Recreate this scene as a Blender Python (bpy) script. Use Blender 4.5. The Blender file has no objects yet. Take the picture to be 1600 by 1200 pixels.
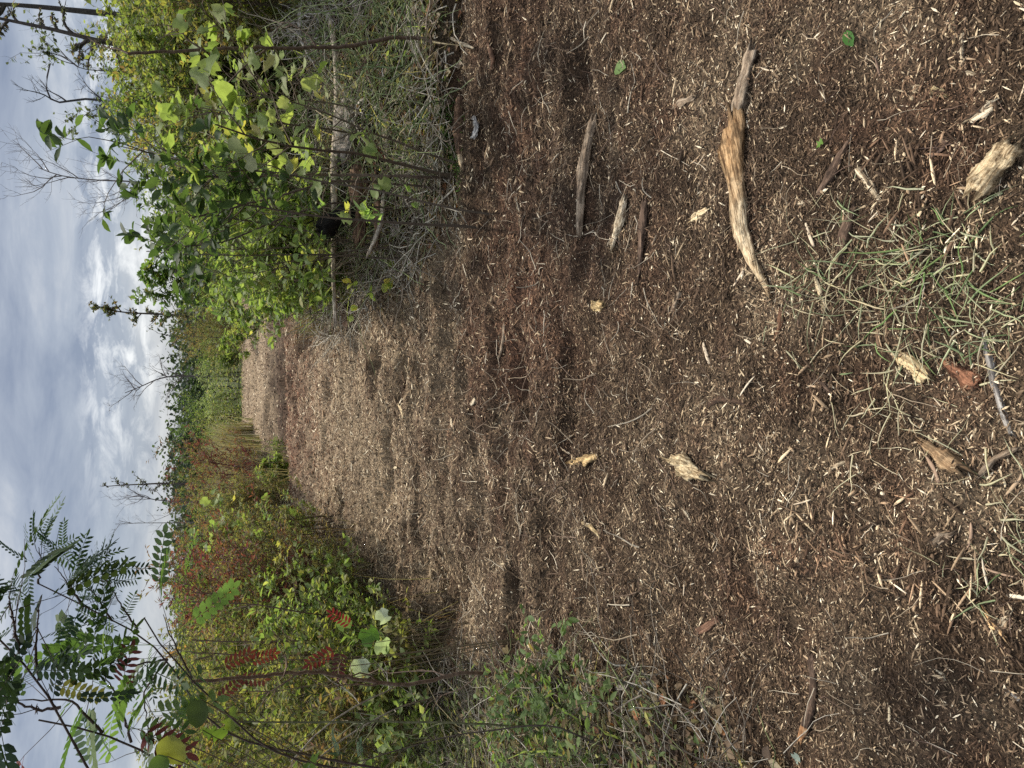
import bpy, math, random
import numpy as np
from mathutils import Matrix, Vector

R = math.radians
SC = bpy.context.scene
COL = SC.collection

# ------------------------------------------------------------------ camera
PITCH = R(25.1)          # looking down the trail
EYE = 1.6
FPX = 1066.7             # focal length in photo pixels (1600 wide)
cam_d = bpy.data.cameras.new('camera')
cam_d.sensor_width = 36.0
cam_d.lens = 24.0
cam_d.clip_start = 0.05
cam_d.clip_end = 5000
cam = bpy.data.objects.new('camera', cam_d)
COL.objects.link(cam)
c_, s_ = math.cos(PITCH), math.sin(PITCH)
c_right = Vector((1, 0, 0)); c_fwd = Vector((0, c_, -s_)); c_up = Vector((0, s_, c_))
# phone held upright, picture stored on its side: the picture's top edge is world right
m = Matrix.Identity(4)
for i in range(3):
    m[i][0] = -c_up[i]; m[i][1] = c_right[i]; m[i][2] = -c_fwd[i]
m[2][3] = EYE
cam.matrix_world = m
SC.camera = cam

# ------------------------------------------------------------------ sun, sky, exposure
SUN_EL, SUN_AZ = R(57), R(12)      # azimuth from +Y towards +X (ahead, a little right)
sun_d = bpy.data.lights.new('sun', 'SUN')
sun_d.energy = 4.3
sun_d.angle = R(3.0)
sun_d.color = (1.0, 0.94, 0.84)
sun = bpy.data.objects.new('sun', sun_d); COL.objects.link(sun)
sdir = Vector((math.sin(SUN_AZ) * math.cos(SUN_EL), math.cos(SUN_AZ) * math.cos(SUN_EL), math.sin(SUN_EL)))
sun.rotation_euler = sdir.to_track_quat('Z', 'Y').to_euler()
sun.location = (0, 0, 30)

SC.view_settings.view_transform = 'Standard'
SC.view_settings.look = 'None'
SC.view_settings.exposure = 0.3
SC.view_settings.gamma = 1.0
SC.cycles.max_bounces = 5
SC.cycles.diffuse_bounces = 2
SC.cycles.glossy_bounces = 2
SC.cycles.transmission_bounces = 3
SC.cycles.transparent_max_bounces = 4
SC.cycles.use_denoising = False

W = bpy.data.worlds.new('World'); SC.world = W; W.use_nodes = True
nt = W.node_tree; nt.nodes.clear()
def N(nt, t, **kw):
    n = nt.nodes.new(t)
    for k, v in kw.items():
        if k == 'inp':
            for a, b in v.items(): n.inputs[a].default_value = b
        else: setattr(n, k, v)
    return n
def ramp(nt, stops, interp='LINEAR'):
    n = nt.nodes.new('ShaderNodeValToRGB'); n.color_ramp.interpolation = interp
    el = n.color_ramp.elements
    while len(el) < len(stops): el.new(0.5)
    for e, (p, c) in zip(el, stops):
        e.position = p
        e.color = (c[0], c[1], c[2], 1) if hasattr(c, '__len__') else (c, c, c, 1)
    return n
L = nt.links.new
out = N(nt, 'ShaderNodeOutputWorld'); bg = N(nt, 'ShaderNodeBackground')
sky = N(nt, 'ShaderNodeTexSky', sky_type='NISHITA', sun_disc=False, sun_elevation=SUN_EL, sun_rotation=SUN_AZ)
sky.air_density = 1.0; sky.dust_density = 1.2; sky.ozone_density = 1.5
tc = N(nt, 'ShaderNodeTexCoord')
sep = N(nt, 'ShaderNodeSeparateXYZ'); L(tc.outputs['Generated'], sep.inputs[0])
def noise(nt, vec, scale, detail=5, rough=0.55, mscale=None, loc=None, dist=0.0):
    mp = N(nt, 'ShaderNodeMapping')
    if mscale: mp.inputs['Scale'].default_value = mscale
    if loc: mp.inputs['Location'].default_value = loc
    nt.links.new(vec, mp.inputs['Vector'])
    n = N(nt, 'ShaderNodeTexNoise', inp={'Scale': scale, 'Detail': detail, 'Roughness': rough, 'Distortion': dist})
    nt.links.new(mp.outputs[0], n.inputs['Vector'])
    return n
g = tc.outputs['Generated']
n1 = noise(nt, g, 1.0, 8, 0.6, (5.5, 5.5, 21), (1.3, 0.2, 3.6), 0.35)     # cloud bodies, low and drawn out
n2 = noise(nt, g, 1.0, 4, 0.5, (1.6, 1.6, 16), (4.3, 2.2, 1.1), 0.3)     # wide bands
nadd = N(nt, 'ShaderNodeMath', operation='MULTIPLY_ADD', inp={1: 0.45}); L(n2.outputs[0], nadd.inputs[0])
nmul = N(nt, 'ShaderNodeMath', operation='MULTIPLY', inp={1: 0.55}); L(n1.outputs[0], nmul.inputs[0])
L(nmul.outputs[0], nadd.inputs[2])
# cloud deck tone (these values are radiance before the 0.1 background strength)
deck = ramp(nt, [(0.36, (2.5, 3.0, 4.1)), (0.5, (4.1, 4.6, 5.5)), (0.60, (6.0, 6.3, 6.8))])
L(nadd.outputs[0], deck.inputs[0])
# bright breaks where the sun comes through, low over the far woods
n3 = noise(nt, g, 1.0, 8, 0.66, (15, 15, 44), (7.7, 3.1, 0.6), 0.5)
brk = ramp(nt, [(0.47, 0.0), (0.66, 1.0)]); L(n3.outputs[0], brk.inputs[0])
band = ramp(nt, [(0.02, 0.0), (0.06, 1.0), (0.10, 1.0), (0.14, 0.0)], 'EASE'); L(sep.outputs[2], band.inputs[0])
xb = N(nt, 'ShaderNodeMapRange', inp={'From Min': -0.22, 'From Max': 0.02}); L(sep.outputs[0], xb.inputs[0])
bm = N(nt, 'ShaderNodeMath', operation='MULTIPLY'); L(brk.outputs[0], bm.inputs[0]); L(band.outputs[0], bm.inputs[1])
bm2 = N(nt, 'ShaderNodeMath', operation='MULTIPLY'); L(bm.outputs[0], bm2.inputs[0]); L(xb.outputs[0], bm2.inputs[1])
mixb = N(nt, 'ShaderNodeMixRGB', inp={2: (9.6, 9.8, 10.0, 1)}); L(bm2.outputs[0], mixb.inputs[0]); L(deck.outputs[0], mixb.inputs[1])
# cloud cover over the clear sky; thinner right above the horizon
cov = ramp(nt, [(0.0, 0.70), (0.035, 0.86), (0.2, 0.95), (1.0, 0.88)]); L(sep.outputs[2], cov.inputs[0])
zen = ramp(nt, [(0.0, 0.80), (0.24, 0.86), (0.6, 2.0), (1.0, 2.3)]); L(sep.outputs[2], zen.inputs[0])
mz = N(nt, 'ShaderNodeMixRGB', blend_type='MULTIPLY', inp={0: 1.0}); L(mixb.outputs[0], mz.inputs[1]); L(zen.outputs[0], mz.inputs[2])
mixs = N(nt, 'ShaderNodeMixRGB'); L(cov.outputs[0], mixs.inputs[0]); L(sky.outputs[0], mixs.inputs[1]); L(mz.outputs[0], mixs.inputs[2])
L(mixs.outputs[0], bg.inputs[0]); bg.inputs[1].default_value = 0.1
L(bg.outputs[0], out.inputs[0])

# ------------------------------------------------------------------ numbers: noise, terrain, projection
def _hash(ix, iy, seed):
    h = (ix.astype(np.int64) * 374761393 + iy.astype(np.int64) * 668265263 + seed * 974634777) & 0xFFFFFFFF
    h = ((h ^ (h >> 13)) * 1274126177) & 0xFFFFFFFF
    h = (h ^ (h >> 16)) & 0xFFFFFFFF
    return h / 4294967295.0
def vnoise(x, y, seed=0):
    x = np.asarray(x, float); y = np.asarray(y, float)
    ix = np.floor(x); iy = np.floor(y); fx = x - ix; fy = y - iy
    fx = fx * fx * (3 - 2 * fx); fy = fy * fy * (3 - 2 * fy)
    ix = ix.astype(np.int64); iy = iy.astype(np.int64)
    a = _hash(ix, iy, seed); b = _hash(ix + 1, iy, seed); c = _hash(ix, iy + 1, seed); d = _hash(ix + 1, iy + 1, seed)
    return (a * (1 - fx) + b * fx) * (1 - fy) + (c * (1 - fx) + d * fx) * fy * 1.0
def fbm(x, y, seed=0, oct=3):
    s = 0; a = 0.5; t = 0
    for o in range(oct):
        s = s + a * vnoise(np.asarray(x) * 2 ** o, np.asarray(y) * 2 ** o, seed + o * 17); t += a; a *= 0.5
    return s / t
def blob(x, y, cx, cy, rx, ry): return np.exp(-(((x - cx) / rx) ** 2 + ((y - cy) / ry) ** 2))
# cleared trail: left and right edge against distance
EY = [0.0, 1.6, 2.0, 2.7, 3.4, 4.6, 5.5, 5.9, 7.3, 10.8, 14, 23, 40]
EL = [-1.25, -1.2, -1.12, -1.32, -1.66, -2.1, -2.4, -2.05, -2.05, -2.0, -1.35, -1.5, -2.0]
RY = [0.0, 3.9, 4.2, 5.0, 5.8, 7.9, 10.8, 15, 23, 40]
RX = [3.6, 3.4, 1.35, 1.05, 0.9, 0.66, 1.05, 1.6, 2.7, 4.0]
def edges(y): return np.interp(y, EY, EL), np.interp(y, RY, RX)
def off_trail(x, y):
    l, r = edges(y)
    return np.maximum(np.maximum(l - x, x - r), 0)
def terrain(x, y):
    x = np.asarray(x, float); y = np.asarray(y, float)
    z = 0.07 * (fbm(x * 0.7, y * 0.7, 3) - 0.5)
    z = z + 0.045 * (fbm(x * 2.6, y * 2.6, 11) - 0.5) + 0.042 * (fbm(x * 9, y * 9, 23) - 0.5) + 0.016 * (fbm(x * 24, y * 19, 29, 2) - 0.5)
    d = off_trail(x, y)
    z = z + 0.16 * np.clip(d / 0.7, 0, 1) * (0.5 + fbm(x * 1.4, y * 1.4, 31))
    # humps across the trail and the rise to its crest
    z = z + 0.10 * np.exp(-((x - 2.3) / .9) ** 2) * np.exp(-((y - 3.4) / .8) ** 2)
    z = z + 0.26 * np.exp(-((y - 11.2 - 0.25 * x) / 0.6) ** 2) - 0.22 * np.exp(-((y - 13.6 - 0.2 * x) / 0.9) ** 2) + 0.12 * np.exp(-((y - 16.2) / 0.8) ** 2)
    pit = np.clip(fbm(x * 1.3 + 5, y * 2.6, 41) - 0.56, 0, 1); z = z + 0.007 * np.sin(y * 88 + 4 * fbm(x * 2, y * 2, 61)) * blob(x, y, 1.4, 3.3, 1.1, .5)
    z = z - 0.7 * pit * np.clip((y - 1.5) / 2, .25, 1)
    rg_ = 1 - np.abs(2 * fbm(x * 2.2, y * 4.2, 47) - 1); z = z + 0.06 * (rg_ - .8) * np.clip((y - 1.0) / 3, .35, 1.3)
    z = z + 0.48 * np.exp(-((y - 5.7) / .62) ** 2) * np.clip((x - .9) / .9, 0, 1)
    z = z + 0.10 * (1 / (1 + np.exp(-(y - 17.0) / 1.2)))
    z = z + 0.07 * np.exp(-((y - 7.6 - 0.3 * x) / 0.6) ** 2) - 0.05 * np.exp(-((y - 5.9 + 0.2 * x) / 0.5) ** 2)
    z = z - 0.05 * np.exp(-(((x - 1.0) / 0.9) ** 2 + ((y - 3.2) / 0.5) ** 2))
    far = np.clip(y - 24.5, 0, 56)
    z = z - far * 0.10
    return z
def tz(x, y): return float(terrain(np.array([x]), np.array([y]))[0])
def ray(px, py):
    d = c_fwd + c_right * ((600 - py) / FPX) + c_up * ((800 - px) / FPX)
    return d
def at(px, py, Y):
    d = ray(px, py); t = Y / d.y
    return Vector((0, 0, EYE)) + d * t
def gnd(px, py, lift=0.0):
    d = ray(px, py); t = 0.5
    while t < 80:
        p = Vector((0, 0, EYE)) + d * t
        if p.z < tz(p.x, p.y) + lift: break
        t += 0.01 + t * 0.004
    return Vector((p.x, p.y, tz(p.x, p.y) + lift))

# ------------------------------------------------------------------ mesh collecting
class Geo:
    def __init__(s): s.v = []; s.f = {}; s.c = []; s.n = 0
    def add(s, v, faces, col):
        v = np.asarray(v, float).reshape(-1, 3)
        for f in faces:
            f = np.asarray(f)
            s.f.setdefault(f.shape[1], []).append(f + s.n)
        col = np.asarray(col, float)
        if col.ndim == 1: col = np.repeat(col[None, :], len(v), 0)
        s.v.append(v); s.c.append(col); s.n += len(v)
    def mesh(s, name, mat, smooth=False):
        me = bpy.data.meshes.new(name)
        if s.n:
            v = np.concatenate(s.v)
            me.vertices.add(len(v)); me.vertices.foreach_set('co', v.astype(np.float32).ravel())
            idx = []; starts = []; pos = 0
            for k, fl in s.f.items():
                fa = np.concatenate(fl)
                idx.append(fa.ravel()); starts.append(pos + np.arange(len(fa)) * k); pos += fa.size
            idx = np.concatenate(idx).astype(np.int32); starts = np.concatenate(starts).astype(np.int32)
            me.loops.add(len(idx)); me.loops.foreach_set('vertex_index', idx)
            me.polygons.add(len(starts)); me.polygons.foreach_set('loop_start', starts)
            me.update(calc_edges=True)
            if smooth: me.polygons.foreach_set('use_smooth', np.ones(len(starts), bool))
            a = me.color_attributes.new('Col', 'FLOAT_COLOR', 'POINT')
            c = np.ones((len(v), 4), np.float32); c[:, :3] = np.concatenate(s.c)
            a.data.foreach_set('color', c.ravel())
            me.validate()
        me.materials.append(mat)
        return me
    def obj(s, name, mat, parent=None, smooth=False):
        o = bpy.data.objects.new(name, s.mesh(name, mat, smooth)); COL.objects.link(o)
        if parent: o.parent = parent
        return o
def tag(o, label=None, cat=None, group=None, kind=None):
    if label: o['label'] = label
    if cat: o['category'] = cat
    if group: o['group'] = group
    if kind: o['kind'] = kind
    return o
def empty(name, loc, rz=0.0):
    o = bpy.data.objects.new(name, None); o.empty_display_size = 0.1
    o.location = loc; o.rotation_euler = (0, 0, rz); COL.objects.link(o); return o
def unit(a): return a / np.maximum(np.linalg.norm(a, axis=-1, keepdims=True), 1e-9)

def tubes(G, P, rad, n, col):
    """P (N,K,3) polylines, rad (N,K), col (3,) or (N,3): N tapered tubes at once"""
    P = np.asarray(P, float); Nn, K, _ = P.shape
    T = np.zeros_like(P); T[:, 1:-1] = P[:, 2:] - P[:, :-2]; T[:, 0] = P[:, 1] - P[:, 0]; T[:, -1] = P[:, -1] - P[:, -2]
    T = unit(T)
    ref = np.where(np.abs(T[:, :1, 2:3]) > 0.8, np.array([1.0, 0, 0]), np.array([0, 0, 1.0]))
    A = unit(np.cross(T, np.broadcast_to(ref, T.shape))); B = np.cross(T, A)
    th = np.arange(n) * 2 * np.pi / n
    ring = A[:, :, None, :] * np.cos(th)[None, None, :, None] + B[:, :, None, :] * np.sin(th)[None, None, :, None]
    V = P[:, :, None, :] + ring * np.asarray(rad)[:, :, None, None]
    i = np.arange(Nn)[:, None, None] * K * n; k = np.arange(K - 1)[None, :, None] * n; j = np.arange(n)[None, None, :]; j2 = (j + 1) % n
    F = np.stack([i + k + j, i + k + j2, i + k + n + j2, i + k + n + j], -1).reshape(-1, 4)
    col = np.asarray(col, float)
    c = np.repeat(np.broadcast_to(col, (Nn, 3)), K * n, 0)
    G.add(V.reshape(-1, 3), [F], c)

def stamp(G, tv, tf, pos, a, nrm, scale, col):
    """instance a leaf/blade template: local x along a, local z along nrm"""
    tv = np.asarray(tv, float)
    a = unit(a); b = unit(np.cross(nrm, a)); nn = np.cross(a, b)
    scale = np.asarray(scale, float)
    if scale.ndim == 1: scale = np.repeat(scale[:, None], 3, 1)
    V = pos[:, None, :] + (tv[None, :, 0:1] * scale[:, None, 0:1]) * a[:, None, :] + (tv[None, :, 1:2] * scale[:, None, 1:2]) * b[:, None, :] + (tv[None, :, 2:3] * scale[:, None, 2:3]) * nn[:, None, :]
    k = len(tv); off = (np.arange(len(pos)) * k)[:, None, None]
    fs = [(np.asarray(f)[None] + off).reshape(-1, np.asarray(f).shape[1]) for f in tf]
    G.add(V.reshape(-1, 3), fs, np.repeat(col, k, 0))

# leaf shapes (unit length along x)
def oval(w=0.24, fold=0.06, droop=0.16):
    r = [(0.0, 0.0), (0.3, w * 0.9), (0.62, w), (0.85, w * 0.55), (1.0, 0.0)]
    v = [(0, 0, 0)]
    for x, ww in r[1:-1]:
        z = -droop * x * x
        v += [(x, -ww, z + fold), (x, 0, z), (x, ww, z + fold)]
    v.append((1.0, 0, -droop))
    tri = [(0, 1, 2), (0, 2, 3), (7, 10, 8), (8, 10, 9)]
    q = [(1, 4, 5, 2), (2, 5, 6, 3), (4, 7, 8, 5), (5, 8, 9, 6)]
    return v, [tri, q]
def oval_fine(w=0.36, fold=0.10, droop=0.2, notch=.05):
    xs_ = [0.0, .06, .16, .3, .45, .6, .75, .87, .95, 1.0]; ws = [.0, .45, .8, .98, 1, .93, .75, .5, .25, 0]
    v = []; q = []
    for i_, (x, ww) in enumerate(zip(xs_, ws)):
        z = -droop * x * x; ww = max(ww, .01) * w; wob = .03 * math.sin(i_ * 2.1)
        v += [(x - notch * ww / w, -ww, z + fold * ww / w + wob), (x, 0, z), (x - notch * ww / w, ww, z + fold * ww / w - wob)]
    for i_ in range(len(xs_) - 1):
        a_ = 3 * i_; q += [(a_, a_ + 3, a_ + 4, a_ + 1), (a_ + 1, a_ + 4, a_ + 5, a_ + 2)]
    return v, [q]
def diamond(w=0.3):
    return [(0, 0, 0), (0.45, -w, 0.05), (1, 0, -0.08), (0.45, w, 0.05)], [[(0, 1, 2), (0, 2, 3)]]
def lobed(kind='tulip'):
    if kind == 'tulip':
        o = [(0.0, 0.0), (0.02, 0.20), (0.16, 0.44), (0.30, 0.28), (0.42, 0.30), (0.60, 0.50), (0.80, 0.36), (0.92, 0.20), (0.84, 0.0)]
    elif kind == 'star':
        o = [(0.0, 0.0), (-0.08, 0.16), (0.00, 0.48), (0.18, 0.20), (0.32, 0.20), (0.52, 0.52), (0.56, 0.19), (0.70, 0.14), (1.0, 0.0)]
    else:   # oak
        o = [(0.0, 0.0), (0.16, 0.14), (0.26, 0.10), (0.38, 0.30), (0.48, 0.14), (0.64, 0.34), (0.72, 0.16), (0.88, 0.20), (1.0, 0.0)]
    v = [(0.35, 0, 0.0)]; n = len(o)
    for x, y in o: v.append((x, y, abs(y) * 0.36 - 0.34 * max(x, 0) ** 2))
    for x, y in o[1:-1]: v.append((x, -y, abs(y) * 0.28 - 0.30 * max(x, 0) ** 2))
    f = [(0, i + 1, i) for i in range(1, n)]
    low = [1] + list(range(n + 1, 2 * n - 1)) + [n]
    f += [(0, low[i], low[i + 1]) for i in range(len(low) - 1)]
    return v, [f]
def pinnate(pairs=6, w=0.055, ll=0.26):
    """a compound leaf: leaflets set in pairs along a thin stalk"""
    v = []; tri = []; q = []
    def leaflet(bx, side):
        b = len(v); dz = -0.25 * bx * bx
        d = np.array([0.45, side * 0.9, -0.12]) if side else np.array([1, 0, -0.35]); d = d / np.linalg.norm(d)
        p = np.array([-d[1], d[0], 0]) * w
        base = np.array([bx, 0, dz])
        v.extend([tuple(base), tuple(base + d * ll * .3 - p * .85), tuple(base + d * ll * .68 - p * .8), tuple(base + d * ll), tuple(base + d * ll * .68 + p * .8), tuple(base + d * ll * .3 + p * .85)])
        tri.extend([(b, b + 1, b + 5), (b + 2, b + 3, b + 4)]); q.append((b + 1, b + 2, b + 4, b + 5))
    for i in range(pairs):
        x = 0.2 + 0.68 * i / (pairs - 1)
        leaflet(x, 1); leaflet(x, -1)
    leaflet(0.92, 0)
    b = len(v)
    for x in (0, 0.5, 0.95):
        z = -0.25 * x * x
        v.extend([(x, -0.006, z), (x, 0.006, z)])
    q.extend([(b, b + 1, b + 3, b + 2), (b + 2, b + 3, b + 5, b + 4)])
    return v, [tri, q]
def blade(n=4, w=0.014, droop=0.5, bend=0.0):
    v = []; q = []
    for i in range(n):
        t = i / (n - 1); ww = w * (1 - t) + 0.002
        z = -droop * t * t; x = t * (1 - 0.15 * t)
        yb = bend * t * t / max(w * 14, 1e-3) * 1.0; v += [(x, yb - ww, z), (x, yb + ww, z)]
    for i in range(n - 1): q.append((2 * i, 2 * i + 1, 2 * i + 3, 2 * i + 2))
    return v, [q]
LEAF = dict(oval=oval(), narrow=oval(0.16, 0.04, 0.2), round=oval(0.36, 0.08, 0.12), broad=oval_fine(), cheap=diamond(0.28), cheapnarrow=diamond(0.14),
            tulip=lobed('tulip'), star=lobed('star'), oak=lobed('oak'), pinnate=pinnate(), locust=pinnate(7, 0.062, 0.19), locust_narrow=pinnate(8, 0.034, 0.21),
            needle=diamond(0.03), blade=blade())

PAL_GAIN = 1.45
def palette(rng, pal, n, jit=0.25):
    cols = np.array([p[1] for p in pal], float); w = np.array([p[0] for p in pal], float); w /= w.sum()
    c = cols[rng.choice(len(cols), n, p=w)] * PAL_GAIN
    g_ = c.mean(1, keepdims=True); c = c * .70 + g_ * np.array([.33, .315, .22])
    return c * (1 + jit * (rng.random((n, 1)) - 0.5) * 2) * (1 + 0.08 * (rng.random((n, 3)) - 0.5))

# ------------------------------------------------------------------ materials
def new_mat(name):
    mt = bpy.data.materials.new(name); mt.use_nodes = True
    t = mt.node_tree; t.nodes.clear()
    o = t.nodes.new('ShaderNodeOutputMaterial')
    return mt, t, o
def col_mat(name, rough=0.85, spec=0.3, trans=0.0, mott=(30, 0.35), bump=0.0, bscale=60, stretch=None):
    mt, t, o = new_mat(name); L = t.links.new
    at_ = N(t, 'ShaderNodeAttribute', attribute_name='Col')
    tc = N(t, 'ShaderNodeTexCoord')
    nz = noise(t, tc.outputs['Object'], mott[0], 4, 0.6, stretch)
    rp = ramp(t, [(0.3, 1 - mott[1]), (0.7, 1 + mott[1])]); L(nz.outputs[0], rp.inputs[0])
    mx = N(t, 'ShaderNodeMixRGB', blend_type='MULTIPLY', inp={0: 1.0}); L(at_.outputs['Color'], mx.inputs[1]); L(rp.outputs[0], mx.inputs[2])
    b = N(t, 'ShaderNodeBsdfPrincipled', inp={'Roughness': rough, 'Specular IOR Level': spec}); L(mx.outputs[0], b.inputs['Base Color'])
    if bump:
        nb = noise(t, tc.outputs['Object'], bscale, 5, 0.65, stretch)
        bp = N(t, 'ShaderNodeBump', inp={'Strength': bump, 'Distance': 0.01}); L(nb.outputs[0], bp.inputs['Height']); L(bp.outputs[0], b.inputs['Normal'])
    if trans:
        tr = N(t, 'ShaderNodeBsdfTranslucent')
        tm = N(t, 'ShaderNodeMixRGB', blend_type='MULTIPLY', inp={0: 1.0, 2: (1.5, 1.6, 0.8, 1)}); L(mx.outputs[0], tm.inputs[1]); L(tm.outputs[0], tr.inputs[0])
        ms = N(t, 'ShaderNodeMixShader', inp={0: trans}); L(b.outputs[0], ms.inputs[1]); L(tr.outputs[0], ms.inputs[2]); L(ms.outputs[0], o.inputs[0])
    else: L(b.outputs[0], o.inputs[0])
    return mt
M_leaf = col_mat('leaf', 0.6, 0.22, 0.52, (25, 0.22))
M_spray = col_mat('silhouette_leaf', 0.75, 0.08, 0.2, (25, 0.2))  # less translucent leaf copy: backlit darkness of the sprays put into the material
M_grass = col_mat('grass_blade', 0.6, 0.3, 0.3, (20, 0.2))
M_chip = col_mat('shredded_wood', 0.88, 0.2, 0, (220, 0.4))
M_bark = col_mat('bark', 0.9, 0.2, 0, (45, 0.45), 0.5, 90)
M_twig = col_mat('twig', 0.85, 0.25, 0, (60, 0.35))
M_stone = col_mat('stone', 0.9, 0.25, 0, (30, 0.3), 0.5, 60)
def wood_mat(name, stops, fib=(2.0, 1.0, 1.0), scale=150, bump=1.0, spots=None, rough=0.9):
    mt, t, o = new_mat(name); L = t.links.new
    tc = N(t, 'ShaderNodeTexCoord')
    at_ = N(t, 'ShaderNodeAttribute', attribute_name='Col')
    nz = noise(t, tc.outputs['Object'], scale, 6, 0.65, (0.06, 1, 1), None, 0.4)
    rp = ramp(t, stops); L(nz.outputs[0], rp.inputs[0])
    n2 = noise(t, tc.outputs['Object'], 42, 6, 0.75, (.5, 1, 1))
    r2 = ramp(t, [(0.46, 0.18), (0.54, 1.0)]); L(n2.outputs[0], r2.inputs[0])
    mx = N(t, 'ShaderNodeMixRGB', blend_type='MULTIPLY', inp={0: spots if spots is not None else 0.6}); L(rp.outputs[0], mx.inputs[1]); L(r2.outputs[0], mx.inputs[2])
    m3 = N(t, 'ShaderNodeMixRGB', blend_type='MULTIPLY', inp={0: 1.0}); L(mx.outputs[0], m3.inputs[1]); L(at_.outputs['Color'], m3.inputs[2])
    b = N(t, 'ShaderNodeBsdfPrincipled', inp={'Roughness': rough, 'Specular IOR Level': 0.2}); L(m3.outputs[0], b.inputs['Base Color'])
    bp = N(t, 'ShaderNodeBump', inp={'Strength': bump, 'Distance': 0.006}); L(nz.outputs[0], bp.inputs['Height']); L(bp.outputs[0], b.inputs['Normal'])
    L(b.outputs[0], o.inputs[0])
    return mt
M_pale = wood_mat('pale_rotten_wood', [(0.36, (0.12, 0.075, 0.04)), (0.46, (0.40, 0.30, 0.185)), (0.58, (0.66, 0.55, 0.38))])
M_tan = wood_mat('weathered_wood', [(0.3, (0.09, 0.06, 0.04)), (0.47, (0.24, 0.17, 0.11)), (0.66, (0.42, 0.33, 0.23))])
M_brown = wood_mat('dark_bark_wood', [(0.3, (0.035, 0.022, 0.015)), (0.5, (0.10, 0.062, 0.04)), (0.68, (0.21, 0.14, 0.095))])
M_orange = wood_mat('orange_heartwood', [(0.3, (0.22, 0.10, 0.045)), (0.5, (0.42, 0.22, 0.10)), (0.66, (0.58, 0.42, 0.26))])
M_grey = wood_mat('grey_deadwood', [(0.3, (0.09, 0.075, 0.062)), (0.5, (0.23, 0.20, 0.17)), (0.66, (0.42, 0.39, 0.34))])
M_black = wood_mat('char_and_hollow_dark', [(0.3, (0.008, 0.007, 0.006)), (0.55, (0.022, 0.018, 0.015)), (0.7, (0.05, 0.042, 0.036))])  # real char on the stump; painted darkness in the hollow log's mouth

# ground
mt, t, o = new_mat('mulch_ground'); Lg = t.links.new
tcg = N(t, 'ShaderNodeTexCoord'); at_ = N(t, 'ShaderNodeAttribute', attribute_name='Col')
na = noise(t, tcg.outputs['Object'], 38, 8, 0.72)
nb = noise(t, tcg.outputs['Object'], 150, 5, 0.7, (1, 0.45, 1))
ra = ramp(t, [(0.30, (0.40, 0.38, 0.36)), (0.5, (1, 1, 1)), (0.68, (1.9, 1.8, 1.65))]); Lg(na.outputs[0], ra.inputs[0])
rb = ramp(t, [(0.35, 0.45), (0.52, 1.0), (0.66, 2.4)]); Lg(nb.outputs[0], rb.inputs[0])
m1 = N(t, 'ShaderNodeMixRGB', blend_type='MULTIPLY', inp={0: 1.0}); Lg(at_.outputs['Color'], m1.inputs[1]); Lg(ra.outputs[0], m1.inputs[2])
m2 = N(t, 'ShaderNodeMixRGB', blend_type='MULTIPLY', inp={0: 0.8}); Lg(m1.outputs[0], m2.inputs[1]); Lg(rb.outputs[0], m2.inputs[2])
pb = N(t, 'ShaderNodeBsdfPrincipled', inp={'Roughness': 0.95, 'Specular IOR Level': 0.15}); Lg(m2.outputs[0], pb.inputs['Base Color'])
bp = N(t, 'ShaderNodeBump', inp={'Strength': 0.9, 'Distance': 0.02}); Lg(na.outputs[0], bp.inputs['Height']); Lg(bp.outputs[0], pb.inputs['Normal'])
Lg(pb.outputs[0], o.inputs[0]); M_ground = mt

# ------------------------------------------------------------------ the ground
def sstep(a, b, x):
    t = np.clip((x - a) / (b - a), 0, 1); return t * t * (3 - 2 * t)
def blob(x, y, cx, cy, rx, ry): return np.exp(-(((x - cx) / rx) ** 2 + ((y - cy) / ry) ** 2))
def soil(x, y):
    """how pale (0..1: dryness, far bands, painted slope shade) and how red (0..1) the mulch is at a place"""
    dry = 0.08 + 0.74 * sstep(2.6, 7.5, y) - 0.10 * sstep(11, 12.5, y) + 0.25 * sstep(16, 18, y)
    dry = dry - 0.8 * np.exp(-((y - 14.0 - 0.2 * x) / 1.5) ** 2) + 0.35 * np.exp(-((y - 9.4) / .35) ** 2) * (x > -.6) + 0.55 * sstep(16.8, 18, y)  # tone bands: darker over the far hollow, paler past the crest
    dry = dry + 0.8 * (fbm(x * 1.1, y * 0.8, 71) - 0.5) + 1.1 * (fbm(x * 4, y * 7, 73) - 0.5) - 0.55 * blob(x, y, 1.3, 3.3, 1.2, 0.75) + 0.3 * blob(x, y, -1.3, 9.3, 1.0, 1.0)  # first blob: shade of the raised right slope painted into the mulch tone
    red = 1.1 * blob(x, y, -0.7, 11.6, 1.7, 1.9) + 0.5 * blob(x, y, 0.45, 3.4, 0.6, 1.0) + 0.3 * blob(x, y, 1.6, 3.4, 1.0, .5) + .9 * (fbm(x * 6, y * 8, 79) - .5) + 0.25 * blob(x, y, 0.2, 14, 2, 1.2) + 0.5 * (fbm(x * 0.9, y * 0.9, 77) - 0.55)
    return np.clip(dry, 0, 1), np.clip(red, 0, 1)
def base_col(x, y):
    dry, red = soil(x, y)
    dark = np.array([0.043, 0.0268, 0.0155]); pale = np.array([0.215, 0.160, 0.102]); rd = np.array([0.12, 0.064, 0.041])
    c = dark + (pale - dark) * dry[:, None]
    c = c + (rd - c) * (red * 0.75)[:, None]
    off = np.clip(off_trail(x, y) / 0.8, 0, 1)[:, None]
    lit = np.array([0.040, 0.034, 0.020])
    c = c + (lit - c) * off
    far = sstep(27, 45, y)[:, None]
    return c + (np.array([0.05, 0.06, 0.025]) - c) * far
xs = np.concatenate([-np.geomspace(900, 6.2, 40), np.linspace(-6, -3.02, 60), np.linspace(-3, 3, 260), np.linspace(3.02, 6, 60), np.geomspace(6.2, 900, 40)])
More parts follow.
